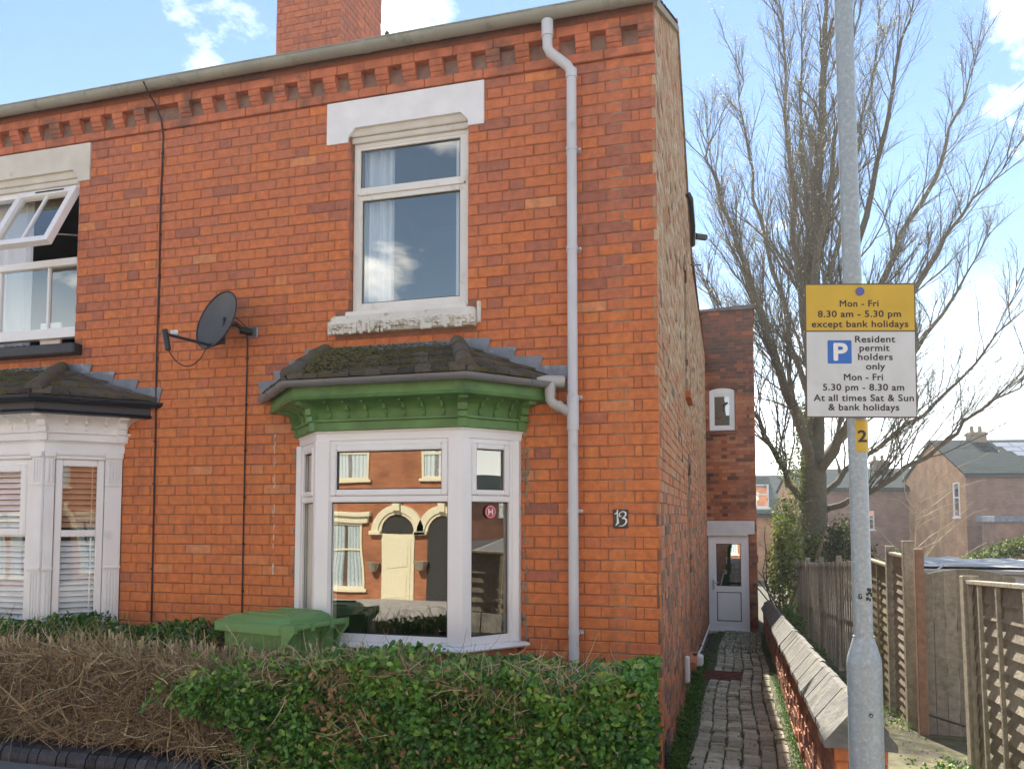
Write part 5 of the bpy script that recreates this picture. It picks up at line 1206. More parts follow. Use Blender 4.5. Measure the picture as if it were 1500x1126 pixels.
# ---------------------------------------------------------------- fences and gate on the right
def lap_panel(par, x, y0, y1, zt, zb, mat_, loc, bat=(), n=None, thick=.010, jag=.004, course=.098, face=-1):
    """lapped boards between y0<y1 at plane x, facing -x"""
    z = zt - .03; base = zb
    while z > base:
        q = MB(); d = random.uniform(-jag, jag); d2 = random.uniform(-jag, jag); zb0 = z - course*1.15
        zt0, zt1, s0, s1 = z, z, zb0+d, zb0+d2
        V = []
        nseg = 4
        for i in range(nseg+1):
            f = i/nseg; y = y0 + (y1-y0)*f; wv = random.uniform(-jag, jag)*.8
            V += [(x+.004, y, z), (x-.016*1, y, s0+(s1-s0)*f + wv), (x-.016+thick, y, s0+(s1-s0)*f + wv), (x+.004+thick*.6, y, z)]
        F = []
        for i in range(nseg):
            b = i*4; c_ = b+4
            F += [(b, b+1, c_+1, c_), (b+1, b+2, c_+2, c_+1), (b+2, b+3, c_+3, c_+2), (b+3, b, c_, c_+3)]
        F += [(0, 3, 2, 1), (nseg*4, nseg*4+1, nseg*4+2, nseg*4+3)]
        q.mesh([Vector(v) - loc for v in V], F, t=random.random()); q.build('slat', mat_, par); z -= course
    for yb in bat:
        q = MB(); q.bbox(Vector((x-.042, yb-.016, zb)) - loc, Vector((x-.018, yb+.016, zt-.03)) - loc, .003, t=random.uniform(.4, .8)); q.build('batten', mat_, par)
    q = MB(); q.bbox(Vector((x-.045, y0, zt-.028)) - loc, Vector((x+.02, y1, zt)) - loc, .004, t=.8); q.build('top_rail', mat_, par)
def fpost(par, x, y, w, d, zt, zb, m, loc, t=.5, lean=0):
    q = MB(); q.bbox(Vector((x-w/2, y-d/2, zb)) - loc, Vector((x+w/2, y+d/2, zt)) - loc, .006, t=t); return q.build('post', m, par)
loc = Vector((2.0, .9, 0)); nf = thing('lapped_fence', 'weathered lapped timber fence panel at the right edge near the lamp post', 'fence', loc)
lap_panel(nf, 2.0, -1.6, .80, 1.27, -.05, 'fence_wood', loc, bat=(.775, .53, .145, -.35, -.85))
fpost(nf, 1.995, .87, .10, .10, 1.30, -.1, 'fence_wood', loc, .6)
nf.rotation_euler = (R(-3.2), 0, 0)
# gate facing the street, behind the fence end
gl = Vector((2.02, 2.66, -.25)); gate = thing('garden_gate', 'tall arched timber side gate of upright boards between the posts', 'gate', gl)
n_b = 8; gw = .74
for i in range(n_b):
    a = 2.03 + gw*i/n_b; b = 2.03 + gw*(i+1)/n_b - .004
    def top(x): f = (x-2.03)/gw; return 1.145 + .10*math.sin(math.pi*(.12+.80*f))
    q = MB(); V = [Vector(v) - gl for v in ((a, 2.66, -.22), (b, 2.66, -.22), (b, 2.66, top(b)), (a, 2.66, top(a)), (a, 2.68, -.22), (b, 2.68, -.22), (b, 2.68, top(b)), (a, 2.68, top(a)))]
    q.mesh(V, [(0,1,2,3),(7,6,5,4),(0,4,5,1),(1,5,6,2),(2,6,7,3),(3,7,4,0)], t=random.uniform(.1, .8)); q.build('board', 'fence_dark', gate)
for z in (.75, -.05, .35): q = MB(); q.bbox(Vector((2.03, 2.69, z)) - gl, Vector((2.77, 2.72, z+.08)) - gl, .004); q.build('ledge', 'fence_dark', gate)
q = MB(); V = [Vector((2.05, 2.655, -.03)) - gl, Vector((2.34, 2.655, -.11)) - gl]; q.tube(V, .008, 5); q.build('hinge', 'black_plastic', gate)
# long side fence
def fx(y): return 2.0 if y < 6 else 2.0 - .05*(y-6)
loc = Vector((2.0, 5, -.4)); lf = thing('side_fence', 'long mixed timber fence running back from the gate post towards the tree', 'fence', loc)
fpost(lf, 2.0, 2.60, .075, .075, 1.42, -.3, 'post_brown', loc)
fpost(lf, 1.985, 2.98, .10, .10, 1.48, -.35, 'fence_dark', loc, .6)
lap_panel(lf, 2.0, 3.05, 3.86, 1.34, -.30, 'fence_wood', loc, course=.088, jag=.010)
fpost(lf, 1.985, 3.93, .09, .09, 1.40, -.45, 'fence_dark', loc, .7)
lap_panel(lf, 2.0, 4.0, 5.9, 1.20, -.40, 'fence_yellow', loc, course=.10, jag=.006, bat=(4.7,))
y = 6.0
while y < 14.5:
    zt = 1.13 - .058*(y-6) ; zb = -.52 - .06*(y-6)
    fpost(lf, fx(y)-.02, y, .08, .08, zt+.09, zb-.1, 'fence_wood', loc, random.random())
    for k in range(9):
        yb = y + .12 + k*.19
        if yb > y + 1.75: break
        q = MB(); q.bbox(Vector((fx(yb)-.03, yb-.045, zb)) - loc, Vector((fx(yb)-.012, yb+.045, zt+random.uniform(-.01, .01)-.058*(yb-y))) - loc, .003, t=random.random()); q.build('paling', random.choice(('fence_dark', 'fence_dark', 'fence_wood')), lf)
    q = MB()
    for dz in (.12, .9):
        V = [Vector((fx(yy2)+a, yy2, (zt if dz < .5 else zt)-dz+b-.058*(yy2-y))) - loc for yy2 in (y, y+1.8) for a, b in ((-.01, 0), (.03, 0), (.03, .06), (-.01, .06))]
        q.mesh(V, [(0,1,2,3),(7,6,5,4),(0,4,5,1),(1,5,6,2),(2,6,7,3),(3,7,4,0)])
    q.build('rail', 'fence_dark', lf); y += 1.8
# gravel board bottoms + debris handled by plants below
# white garage/shed with tarpaulin beyond the gate
sh = thing('shed', 'low white shed with tarpaulin on its flat roof beyond the gate', 'shed', (4.4, 8.2, -.7))
q = MB(); q.bbox((-1.35, -.1, 0), (3.2, 2.8, 1.55), .02)
for i in range(14): q.bbox((-1.36, -.115, .1+i*.10), (3.2, -.1, .19+i*.10), .004)
q.build('wall', 'white_render', sh)
q = MB(); q.bbox((-1.4, -.2, 1.56), (3.25, 2.85, 1.62), .01); q.build('roof_edge', 'gutter_pale', sh)
q = MB(); Vt = []; random.seed(3)
for j in range(7):
    for i in range(22): Vt.append((-1.3+i*.21, .0+j*.42, 1.66 + (0 if i in (0, 21) or j in (0, 6) else random.uniform(0, .06))))
q.mesh(Vt, [(j*22+i, j*22+i+1, j*22+22+i+1, j*22+22+i) for j in range(6) for i in range(21)]); q.build('tarpaulin', 'tarp', sh)
q = MB(); q.tube([(-1.1, -.1, 1.62), (-1.0, -.1, 1.70), (1.0, -.1, 1.72), (1.15, -.1, 1.62)], .015, 6); q.tube([(.9, -.1, 1.72), (.98, -.1, 1.62)], .012, 6); q.build('roof_rail', 'white_plastic', sh)

# ---------------------------------------------------------------- houses behind
def win(par, M, u, z, w, h, fm='upvc', gm='glass_far'):
    q = MB(); frame_boxes(q, M, u-w/2, u+w/2, z, z+h, .07, -.05, .03, c=.004); q.bbox((u-w/2+.07, -.045, z+h*.55), (u+w/2-.07, .03, z+h*.55+.06), .004, M=M); q.bbox((u-w/2-.08, -.09, z-.09), (u+w/2+.08, .0, z), .005, M=M)
    f_ = q.build('window', fm, par); pane_obj(M, u-w/2+.06, u+w/2-.06, z+.06, z+h-.06, -.01, gm, f_); return f_
def bg_house(name, label, loc, rz, W, D, zE, zR, mwall, mroof='far_slate', mgable=None, wins=(), gwins=(), chim=(), solar=None, zB=-3):
    """ridge along local x; gables at both ends"""
    h = thing(name, label, 'house', loc); h.rotation_euler = (0, 0, R(rz))
    q = MB(); q.quad((0,0,zB),(W,0,zB),(W,0,zE),(0,0,zE)); q.build('wall', mwall, h); q = MB(); q.quad((W,D,zB),(0,D,zB),(0,D,zE),(W,D,zE)); q.build('wall', mwall, h)
    q = MB(); q.poly([(0,D,zB),(0,0,zB),(0,0,zE),(0,D/2,zR),(0,D,zE)]); q.build('gable', mgable or mwall, h); q = MB(); q.poly([(W,0,zB),(W,D,zB),(W,D,zE),(W,D/2,zR),(W,0,zE)]); q.build('gable', mgable or mwall, h)
    q = MB(); e = .15
    for y0_, s_ in ((-.2, 1), (D+.2, -1)):
        zl = zE - .2*(zR-zE)/(D/2); 
        q.mesh([(-e, y0_, zl), (W+e, y0_, zl), (W+e, D/2, zR), (-e, D/2, zR), (-e, y0_, zl+.1), (W+e, y0_, zl+.1), (W+e, D/2, zR+.1), (-e, D/2, zR+.1)], [(3,2,1,0),(4,5,6,7),(0,1,5,4),(1,2,6,5),(3,0,4,7)])
    rf = q.build('roof', mroof, h)
    q = MB(); q.bbox((-e, -.32, zE-.22), (W+e, -.2, zE-.08), .01); q.build('gutter', 'black_plastic', h)
    for (u, z, w, hh) in wins: win(h, I4(), u, z, w, hh)
    for (u, z, w, hh) in gwins: win(h, Matrix.Rotation(R(-90), 4, 'Z') @ Matrix.Translation((-D, 0, 0)), D-u, z, w, hh)
    for (u, v, w, zt) in chim:
        q = MB(); q.bbox((u-w/2, v-w*.4, zE), (u+w/2, v+w*.4, zt), .02); q.bbox((u-w/2-.06, v-w*.4-.06, zt-.2), (u+w/2+.06, v+w*.4+.06, zt-.08), .02)
        for k in (-.25, .25): q.tube([(u+k*w, v, zt), (u+k*w, v, zt+.35)], [.12, .10], 8)
        q.build('chimney', 'mortar_pale', rf)
    if solar:
        q = MB()
        for i in range(solar[0], solar[1]):
            for j in range(6):
                f0, f1 = .06+j*.14, .06+(j+.92)*.14; xx = 4.4+(i-4)*.9 - j*.25
                P = lambda x, f: (x, -.2+(D/2+.2)*f, (zE-.2*(zR-zE)/(D/2)) + ((zR) - (zE-.2*(zR-zE)/(D/2)))*f + .13)
                q.quad(P(xx, f0), P(xx+.86, f0), P(xx+.86, f1), P(xx, f1))
        q.build('pale_slates', 'far_solar', rf)
    return h
bg_house('distant_house', 'brick house with dark slate roof, orange gable and tall white window behind the tree', (12.1, 43, 0), 10, 16, 8.4, 4.05, 6.15, 'far_brick', mgable='far_brick_orange', gwins=((1.1, 1.7, .75, 1.9),), chim=((2.5, 4.2, .9, 6.7),), solar=(4, 18))
bg_house('distant_house', 'lower brick house with grey roof half hidden by the bare branches', (4.2, 50, 0), 8, 10.6, 8, 3.55, 4.95, 'far_brick', mroof='far_slate', mgable='far_brick_orange', wins=((1.2, 1.2, .8, 1.3), (4, .9, .9, 1.2)), chim=((6, 4, 1., 5.6), (9.8, 4, 1.2, 6.5)))
bg_house('distant_house', 'grey roofed house with white dormer showing beside the rear wing', (-3.8, 38, 0), 6, 6.0, 7, 1.9, 3.9, 'far_brick_orange', mgable='white_render', wins=((5.1, 2.2, 1.1, 1.2),))
bg_house('distant_house', 'far brick terrace low on the horizon behind the lamp post', (-30, 72, 0), 5, 60, 9, 3.4, 5.8, 'far_brick', wins=tuple((2+3*i, .6, 1, 1.5) for i in range(19)))
q = MB(); q.box((12.5, 39.0, -3), (26, 41.8, 1.45)); lt = q.build('lean_to', 'far_brick'); tag(lt, 'low brick extension with a grey flat roof under the distant gable house', 'building')
q = MB(); q.bbox((12.3, 38.8, 1.45), (26.2, 42.0, 1.75), .02); q.build('flat_roof', 'lead', lt)
for a, b, lb in (((8.8, 37, 20.5), (7.35, 10, 11.3), 'thin overhead wire crossing the sky at top right, the higher one'), ((8.5, 37, 19.9), (7.2, 8, 10.0), 'thin overhead wire crossing the sky at top right, the lower one')):
    A, B = Vector(a), Vector(b); q = MB(); q.tube([A.lerp(B, f) - Vector((0, 0, 1.2*math.sin(math.pi*f))) for f in np.linspace(0, 1, 12)], .009, 4)
    tag(q.build('overhead_wire', 'cable_black'), lb, 'wire', 'overhead wires')

# houses across the street (seen only in the window reflections) and at the street's end
op = thing('terraced_house', 'sunlit brick terrace across the street with cream arched doorways', 'house', (-9.5, -17.5, 0))
def opp(xa, xb, yf, par, door=None, arch=(), wins_=(), zr=-.1, d=-1):
    q = MB(); q.box((xa, -8, -1), (xb, 0, 5.6)); q.build('wall', 'opp_brick', par)
    q = MB(); q.mesh([(xa, .3, 5.5), (xb, .3, 5.5), (xb, -4, 8), (xa, -4, 8), (xb, -8.3, 5.5), (xa, -8.3, 5.5)], [(0, 1, 2, 3), (3, 2, 4, 5)]); q.build('roof', 'far_slate', par)
MO = Matrix.Rotation(R(180), 4, 'Z')
opp(-40, 60, 0, op)
def opw(u, z, w, h, lint=True):
    f_ = win(op, MO, -u, z, w, h, 'cream_paint', 'glass_old'); q = MB(); curtain_mesh(q, u-w/2+.05, u-.08, z+.05, z+h-.05, .005, .004, .12, 20); curtain_mesh(q, u+.05, u+w/2-.05, z+.05, z+h-.05, .005, .004, .12, 20); q.build('curtain', 'curtain', f_)
    q = MB(); q.bbox((u-w/2-.2, 0, z+h), (u+w/2+.2, .12, z+h+.28), .02); q.bbox((u-w/2-.28, 0, z+h+.20), (u+w/2+.28, .2, z+h+.34), .02); q.build('lintel', 'cream_paint', op)
for k in range(-3, 6):
    s = k*6.1   # house pairs, origin offset so the doorway falls at local x = .13
    for (u, z, w, h) in ((-1.58, -.42, 1.2, 1.95), (-1.42, 2.85, 1.15, 1.45), (1.32, 2.85, .95, 1.35), (3.0, -.42, 1.2, 1.95)): opw(u+s, z, w, h)
    for u in (.13+s, 1.5+s):
        q = MB()
        for i in range(14):
            w0, w1 = math.pi*i/14, math.pi*(i+1)/14
            for r0, r1, y1 in ((.58, .78, .12), (.50, .58, .08)):
                P = [(u+r*math.cos(w), yy2, 1.30+r*math.sin(w)*.95) for yy2 in (-.0, y1) for w, r in ((w0, r0), (w1, r0), (w1, r1), (w0, r1))]
                q.mesh(P, [(0,1,2,3),(7,6,5,4),(0,4,5,1),(1,5,6,2),(2,6,7,3),(3,7,4,0)])
        q.box((u-.11, 0, 1.88), (u+.11, .2, 2.3)); q.bbox((u-.85, 0, 1.18), (u-.50, .16, 1.30), .02); q.bbox((u+.50, 0, 1.18), (u+.85, .16, 1.30), .02); q.build('door_arch', 'cream_paint', op)
    u = .13+s; q = MB(); q.bbox((u-.52, 0, -.9), (u+.52, .05, 1.22), .01); q.bbox((u-.42, .05, -.85), (u+.42, .07, 1.12), .01); q.bbox((u-.33, .07, .2), (u+.33, .085, .95), .02); q.bbox((u-.33, .07, -.7), (u+.33, .085, .0), .02); q.build('front_door', 'cream_paint', op)
    q = MB(); q.poly([(u+.50*math.cos(w), .03, 1.24+.5*math.sin(w)) for w in np.linspace(0, math.pi, 12)]); q.poly([(u+1.37+.50*math.cos(w), .03, 1.24+.5*math.sin(w)) for w in np.linspace(0, math.pi, 12)]); q.box((u+.87, .01, -.9), (u+1.87, .03, 1.24)); q.build('recess_shade', 'void_shade', op)  # flat dark panels: the doorway's shade is painted, not hollowed out
    for sx3 in (-.75, .75):
        q = MB(); q.tube([(u+sx3, .15, .12), (u+sx3, .15, .36)], [.10, .20], 10); q.build('hanging_basket', 'fence_dark', op)
bg_house('street_house', 'brick house at the east end of the street seen in the side pane reflection', (62, 7, 0), -90, 16, 8, 3.6, 5.4, 'opp_brick', wins=((2, 1.6, 1, 1.5), (5, 1.6, 1, 1.5), (8, 1.6, 1, 1.5), (11, 1.6, 1, 1.5), (3, -.8, 1.2, 1.6), (9, -.8, 1.2, 1.6)), chim=((8, 4, 1.2, 6.4),))

# ---------------------------------------------------------------- plants
def cloud(n, c, r, shell=.55):
    d = RNG.normal(size=(n, 3)); d /= np.linalg.norm(d, axis=1)[:, None]; rad = RNG.uniform(shell, 1, n)**.8
    return np.array(c) + d * rad[:, None] * np.array(r)
def box_pts(n, a, b): return RNG.uniform(a, b, (n, 3))
def curved(mb, p, d, L, r, segs=4, curl=.35, n=3, t=.5, taper=.4):
    p = Vector(p); d = Vector(d).normalized(); P = [p.copy()]
    ax = Vector((random.gauss(0, 1), random.gauss(0, 1), random.gauss(0, 1))).normalized()
    for i in range(segs):
        d = (d + ax*curl*random.uniform(.3, 1) + Vector((random.gauss(0, .15), random.gauss(0, .15), random.gauss(0, .15)))).normalized(); p = p + d*(L/segs); P.append(p.copy())
    mb.tube(P, [r*(1-(1-taper)*i/segs) for i in range(segs+1)], n, t=t, cap=False); return P
HY0, HY1 = -1.42, -.80
def htop(x):   # top of hedge
    return .925 - .045*math.exp(-((x+2.15)/.45)**2) + .02*math.sin(x*3.1) + .012*math.sin(x*9+1) - (.03 if x < -2.6 else 0) - .008*(x < -3.6)*(-x-3.6)
# the leafy hedge
hg = thing('leafy_hedge', 'glossy green leafy hedge with brown clipped top in front of the bay window', 'hedge', (-1.2, -1.1, .2))
N = 40000; P = np.empty((N, 3)); X = RNG.uniform(-2.75, .07, N)
bound = lambda x, z: (x > -2.35 + .35*np.sin(z*6) + .2*np.sin(z*17))
face = RNG.random(N); zt = np.array([htop(x) for x in X])
Yv = RNG.uniform(HY0, HY1, N); Zv = RNG.uniform(.05, 1, N)*(zt-.12) + .12
m1 = face < .56; Yv[m1] = HY0 + np.abs(RNG.normal(0, .05, m1.sum())) + .035*np.sin(X[m1]*7+Zv[m1]*9) + .03*np.sin(X[m1]*19); 
m2 = (face >= .56) & (face < .80); Zv[m2] = zt[m2] - np.abs(RNG.normal(0, .035, m2.sum()))
m3 = (face >= .80) & (face < .88); X[m3] = .055 - np.abs(RNG.normal(0, .05, m3.sum()))
P = np.stack([X, Yv, Zv], 1)
keep = (X > -2.12 + .30*np.sin(Zv*5+1) + .18*np.sin(Zv*16) + RNG.normal(0, .1, N))
# gnaw bare patches along the top and a few hollows
def hollow(cx, cz, rx, rz): return ((X-cx)/rx)**2 + ((Zv-cz)/rz)**2 < RNG.uniform(.4, 1.2, N)
for h_ in ((-2.0, .86, .22, .07), (-1.55, .84, .20, .10), (-1.45, .60, .07, .14), (-.72, .82, .16, .05), (-.35, .88, .14, .04), (-.45, .30, .14, .06), (-1.2, .90, .2, .04)):
    keep &= ~(hollow(*h_) & (RNG.random(N) < .86))
P = P[keep]; T = np.clip(RNG.normal(.42, .22, len(P)) + .22*(RNG.random(len(P)) < .12) + .12*(P[:, 2] > .78), 0, 1)
patch = np.sin(P[:, 0]*11+P[:, 2]*7)*np.sin(P[:, 2]*13+P[:, 0]*5); T = np.clip(T + .14*patch, 0, 1)
leaves('foliage', P - np.array(hg.location), .036*RNG.choice([.7, 1, 1, 1.25], len(P)), T, 'leaf_glossy', hg, aspect=.62, up=.5, nbias=np.array([0, -.9, .2]))
nd_ = 650; Xd = np.concatenate([RNG.uniform(-2.0, .04, 300), RNG.normal(-.42, .14, 200), RNG.normal(-1.5, .12, 150)]); Zd = np.concatenate([RNG.uniform(.2, .93, 300), RNG.normal(.33, .07, 200), RNG.normal(.72, .14, 150)])
leaves('dead_leaves', np.stack([Xd, HY0 + RNG.normal(0, .05, nd_) - .01, np.minimum(Zd, .93)], 1) - np.array(hg.location), .034, RNG.uniform(.3, 1, nd_), 'leaf_dead', hg, aspect=.5, nbias=np.array([0, -.8, .2]))
q = MB(); random.seed(77)
for i in range(1500):
    x = random.uniform(-2.6, 0); y = random.uniform(HY0+.02, HY1); z = random.uniform(.2, htop(x)-.02)
    if random.random() < .5: z = htop(x) - random.uniform(.0, .12)
    if random.random() < .35: y = HY0 + random.uniform(.0, .12)
    curved(q, Vector((x, y, z)) - Vector(hg.location), (random.gauss(0, .7), random.gauss(-.2, .5), random.uniform(-.2, 1)), random.uniform(.06, .2), random.uniform(.0015, .0032), t=min(1, max(0, random.gauss(.6, .2))), curl=.3)
for (cx, cz) in ((-1.95, .86), (-1.55, .86), (-1.45, .6), (-.75, .83), (-.4, .88), (-2.05, .4), (-.45, .32)):
    for i in range(90): curved(q, Vector((cx+random.gauss(0, .11), HY0+random.uniform(-.02, .25), cz+random.gauss(0, .06))) - Vector(hg.location), (random.gauss(0, 1), random.gauss(-.5, .5), random.gauss(0, .8)), random.uniform(.08, .22), random.uniform(.0018, .003), t=random.uniform(.55, .95), curl=.5)
q.build('twigs', 'twig_dry', hg, stuff=True)
q = MB(); 
for i in range(30): x = random.uniform(-2.5, -.05); q.tube([Vector((x, -1.1+random.uniform(-.15, .15), .1)) - Vector(hg.location), Vector((x+random.uniform(-.1, .1), -1.15+random.uniform(-.2, .2), .75)) - Vector(hg.location)], [.014, .007], 5, t=.3)
q.build('stems', 'twig_dry', hg, stuff=True)
# the bare clipped hedge
HY0 = -1.20
bh = thing('bare_hedge', 'brown leafless clipped hedge of tangled twigs left of the leafy one', 'hedge', (-4, -1.1, .2)); bl2 = Vector(bh.location)
q = MB(); random.seed(99)
for i in range(15000):
    x = random.uniform(-6.0, -1.6); 
    if x > -2.35 and random.random() < (x+2.35)/.5: continue
    r_ = random.random()
    if r_ < .66: y = HY0 + .02 + abs(random.gauss(0, .09)); z = random.uniform(.33, htop(x)-.05)
    elif r_ < .8: y = random.uniform(HY0, HY1); z = htop(x) - abs(random.gauss(.02, .03)) - .02
    else: y = random.uniform(HY0+.1, HY1); z = random.uniform(.25, .85)
    t = min(1, max(0, random.gauss(.48, .2) + (.12 if z > .8 else 0)))
    curved(q, Vector((x, y, z)) - bl2, (random.gauss(0, 1), random.gauss(-.25, .45), random.gauss(0, .6)), random.uniform(.07, .24), random.uniform(.0015, .0036), t=t, curl=.75, segs=5)
for i in range(420):   # thicker, older wood crossing through the tangle
    x = random.uniform(-5.6, -2.1); curved(q, Vector((x, HY0+random.uniform(.0, .25), random.uniform(.3, .75))) - bl2, (random.gauss(0, .7), random.gauss(-.1, .3), random.uniform(.1, 1)), random.uniform(.15, .4), random.uniform(.0035, .007), t=random.uniform(.3, .95), curl=.35, n=4)
q.build('twigs', 'twig_dry', bh, stuff=True)
q = MB()
for i in range(150):   # sawn upright stubs along the top
    x = random.uniform(-4.9, -1.6) if i < 120 else random.uniform(-3.4, -2.5); y = random.uniform(HY0+.2, HY1+.02); z1 = htop(x) + random.uniform(-.02, .045); r_ = random.uniform(.003, .0085)
    b = Vector((x+random.gauss(0, .02), y, z1-random.uniform(.12, .3))); q.tube([b - bl2, Vector((x, y, z1)) - bl2], [r_*1.2, r_], 6, t=random.uniform(.8, 1))
for i in range(70): x = random.uniform(-5.5, -2.2); q.tube([Vector((x, -1.0+random.uniform(-.1, .2), .18)) - bl2, Vector((x+random.gauss(0, .12), -1.0+random.uniform(-.15, .15), .8)) - bl2], [.012, .006], 5, t=random.uniform(.3, .6))
q.build('cut_stems', 'twig_dry', bh, stuff=True)
# leaves surviving in the bare hedge: dark at the far left, bright ones climbing in at the right
n1 = 2600; A = np.stack([-4.62 - np.abs(RNG.normal(0, .35, n1)), RNG.uniform(HY0-.06, HY0+.2, n1), RNG.uniform(.32, .72, n1)], 1)
n2 = 700; B = np.stack([RNG.normal(-2.25, .16, n2), HY0 + np.abs(RNG.normal(0, .04, n2)), RNG.normal(.74, .07, n2)], 1)
n3 = 350; B2 = np.stack([RNG.normal(-2.20, .07, n3), HY0 + np.abs(RNG.normal(0, .04, n3)), RNG.normal(.55, .05, n3)], 1)
n4 = 500; B3 = np.stack([RNG.uniform(-5.6, -4.6, n4), RNG.uniform(HY0+.2, HY1, n4), RNG.normal(.9, .02, n4)], 1)
PP = np.concatenate([A, B, B2, B3]); TT = np.concatenate([RNG.uniform(.05, .4, n1), RNG.uniform(.4, .95, n2), RNG.uniform(.4, .95, n3), RNG.uniform(.3, .9, n4)])
leaves('foliage', PP - np.array(bl2), .036, TT, 'leaf_glossy', bh, aspect=.6, nbias=np.array([0, -.6, 0]))
# evergreen shrub against the wall behind the bare hedge
sb = thing('evergreen_shrub', 'low dark evergreen shrub against the brick wall behind the bare hedge', 'shrub', (-3.9, -.4, .2))
n1 = 5200; X = RNG.uniform(-5.8, -3.0, n1); hgt = .93 + .03*np.sin(X*7) - .02*np.sin(X*3); A = np.stack([X, RNG.uniform(-.75, -.12, n1), hgt - np.abs(RNG.normal(0, .10, n1))], 1)
leaves('foliage', A - np.array(sb.location), .046, np.clip(RNG.normal(.35, .22, n1) + .25*(X < -4.8), 0, 1), 'leaf_glossy', sb, aspect=.5)
q = MB()
for i in range(500): x = random.uniform(-5.2, -3.0); curved(q, Vector((x, random.uniform(-.7, -.15), random.uniform(.55, .93))) - Vector(sb.location), (random.gauss(0, .6), random.gauss(0, .4), 1), random.uniform(.05, .16), .0025, t=random.uniform(.3, .8))
q.build('twigs', 'twig_dry', sb, stuff=True)

# weeds along the path, soft moss, plants behind the wall
n1 = 6500; Y = RNG.uniform(.25, 6.5, n1)**1.0; Xw = np.abs(RNG.normal(0, .06, n1)) - .017*Y + .008; h_ = np.abs(RNG.normal(0, .05, n1)) * np.exp(-Xw/.1) * (1 + .8*np.sin(Y*5))
A = np.stack([Xw, Y, pathz_arr := (.03-.055*Y) + .0 + np.clip(h_, 0, .22)], 1)
n2 = 5200; Y = RNG.uniform(-.8, 11, n2); A2 = np.stack([.885 - np.abs(RNG.normal(0, .035, n2)), Y, np.where(Y > 0, .03-.055*Y, .03) + np.abs(RNG.normal(0, .012, n2))], 1)
n3 = 2500; Y = RNG.uniform(7.5, 11.6, n3); A3 = np.stack([RNG.uniform(-.1, .85, n3), Y, .045-.055*Y + np.abs(RNG.normal(0, .008, n3))], 1)
PP = np.concatenate([A, A2, A3]); sz = np.concatenate([np.full(n1, .026), np.full(n2, .016), np.full(n3, .018)]); TT = np.concatenate([RNG.uniform(.1, 1, n1), RNG.uniform(.1, .8, n2), RNG.uniform(.1, .7, n3)])
tag(leaves('weeds', PP, sz, TT, 'leaf_bright'), 'green weeds and moss growing along both edges of the path', 'weeds', kind='stuff')
n1 = 5000; Y = RNG.uniform(-1.1, 12, n1); Xr = RNG.uniform(1.15, 1.95, n1); m_ = (np.sin(Y*2.1)+np.sin(Xr*9+Y)) > -.2; Zr = np.array([gz(a, b) for a, b in zip(Xr, Y)]); A = np.stack([Xr, Y, Zr + np.abs(RNG.normal(0, .05, n1))*(Y > 2.5) + .005], 1)[m_ & ((Y > 3) | (Xr > 1.62))]
n2 = 1800; B = cloud(n2, (1.80, .35, .02), (.16, .5, .15), .2)
n3 = 1600; B2 = cloud(n3, (1.45, 6.5, -.35), (.2, 1.6, .28), .2); n4 = 1800; B3 = cloud(n4, (1.30, 10, -.3), (.25, 2.2, .45), .2)
PP = np.concatenate([A, B, B2, B3]); sz = np.concatenate([np.full(len(A), .03), np.full(n2, .026), np.full(n3, .05), np.full(n4, .06)])
tag(leaves('undergrowth', PP, sz, RNG.uniform(.2, 1, len(PP)), 'leaf_bright'), 'low green undergrowth between the coping wall and the side fence', 'undergrowth', kind='stuff')

lt_ = 1500; Xg = RNG.uniform(.02, 1.95, lt_); Yg = RNG.uniform(-1.1, 9, lt_); okm = ~((Xg > .86) & (Xg < 1.14)); Xg, Yg = Xg[okm], Yg[okm]
Zg = np.array([(pathz(a, b)+.022) if a < .86 else gz(a, b)+.012 for a, b in zip(Xg, Yg)])
tag(leaves('leaf_litter', np.stack([Xg, Yg, Zg], 1), .022, RNG.random(len(Xg)), 'leaf_dead', up=3.), 'scattered dry leaves on the path and on the mossy ground behind the wall', 'leaf litter', kind='stuff')
def bush(name, label, c, r, n, size, material, trange, stems=10, zb=None, shell=.3, lumps=7):
    b = thing(name, label, 'shrub', (c[0], c[1], zb if zb is not None else c[2]-r[2])); L0 = np.array(b.location); pts = []; tt = []
    for k in range(lumps):
        d = RNG.normal(size=3); d /= np.linalg.norm(d); cc_ = np.array(c) + d*np.array(r)*.5; k_ = n//lumps
        pts.append(cloud(k_, cc_, np.array(r)*RNG.uniform(.35, .6), shell)); tt.append(np.clip(RNG.uniform(*trange, k_) + RNG.normal(0, .12), 0, 1))
    leaves('foliage', np.concatenate(pts) - L0, size, np.concatenate(tt), material, b)
    q = MB()
    for i in range(stems):
        curved(q, (random.gauss(0, .1), random.gauss(0, .1), 0), (random.gauss(0, .35), random.gauss(0, .35), 1), r[2]*2*random.uniform(.7, 1.05), .018, segs=6, curl=.1, n=5, t=.35)
    q.build('stems', 'twig_dry', b, stuff=True); return b
bush('yellow_green_shrub', 'open yellow green shrub beside the rear wing, left of the tree trunk', (1.30, 13.3, .75), (.55, .9, 1.35), 3200, .075, 'leaf_soft', (.3, 1), stems=14)
bush('dark_shrub', 'darker twiggy shrub behind the fence under the tree', (2.75, 15.0, .75), (.85, .9, 1.0), 4200, .07, 'leaf_soft', (.0, .45), stems=20)
bush('grey_green_shrub', 'soft green shrub in front of the tree trunk above the paling fence', (1.95, 14.6, .7), (.5, .6, .9), 2000, .07, 'leaf_soft', (.1, .7), stems=12)
fh = thing('far_hedge', 'rounded green hedge below the distant brick house at the right edge', 'hedge', (8, 22.5, -1)); n1 = 9000
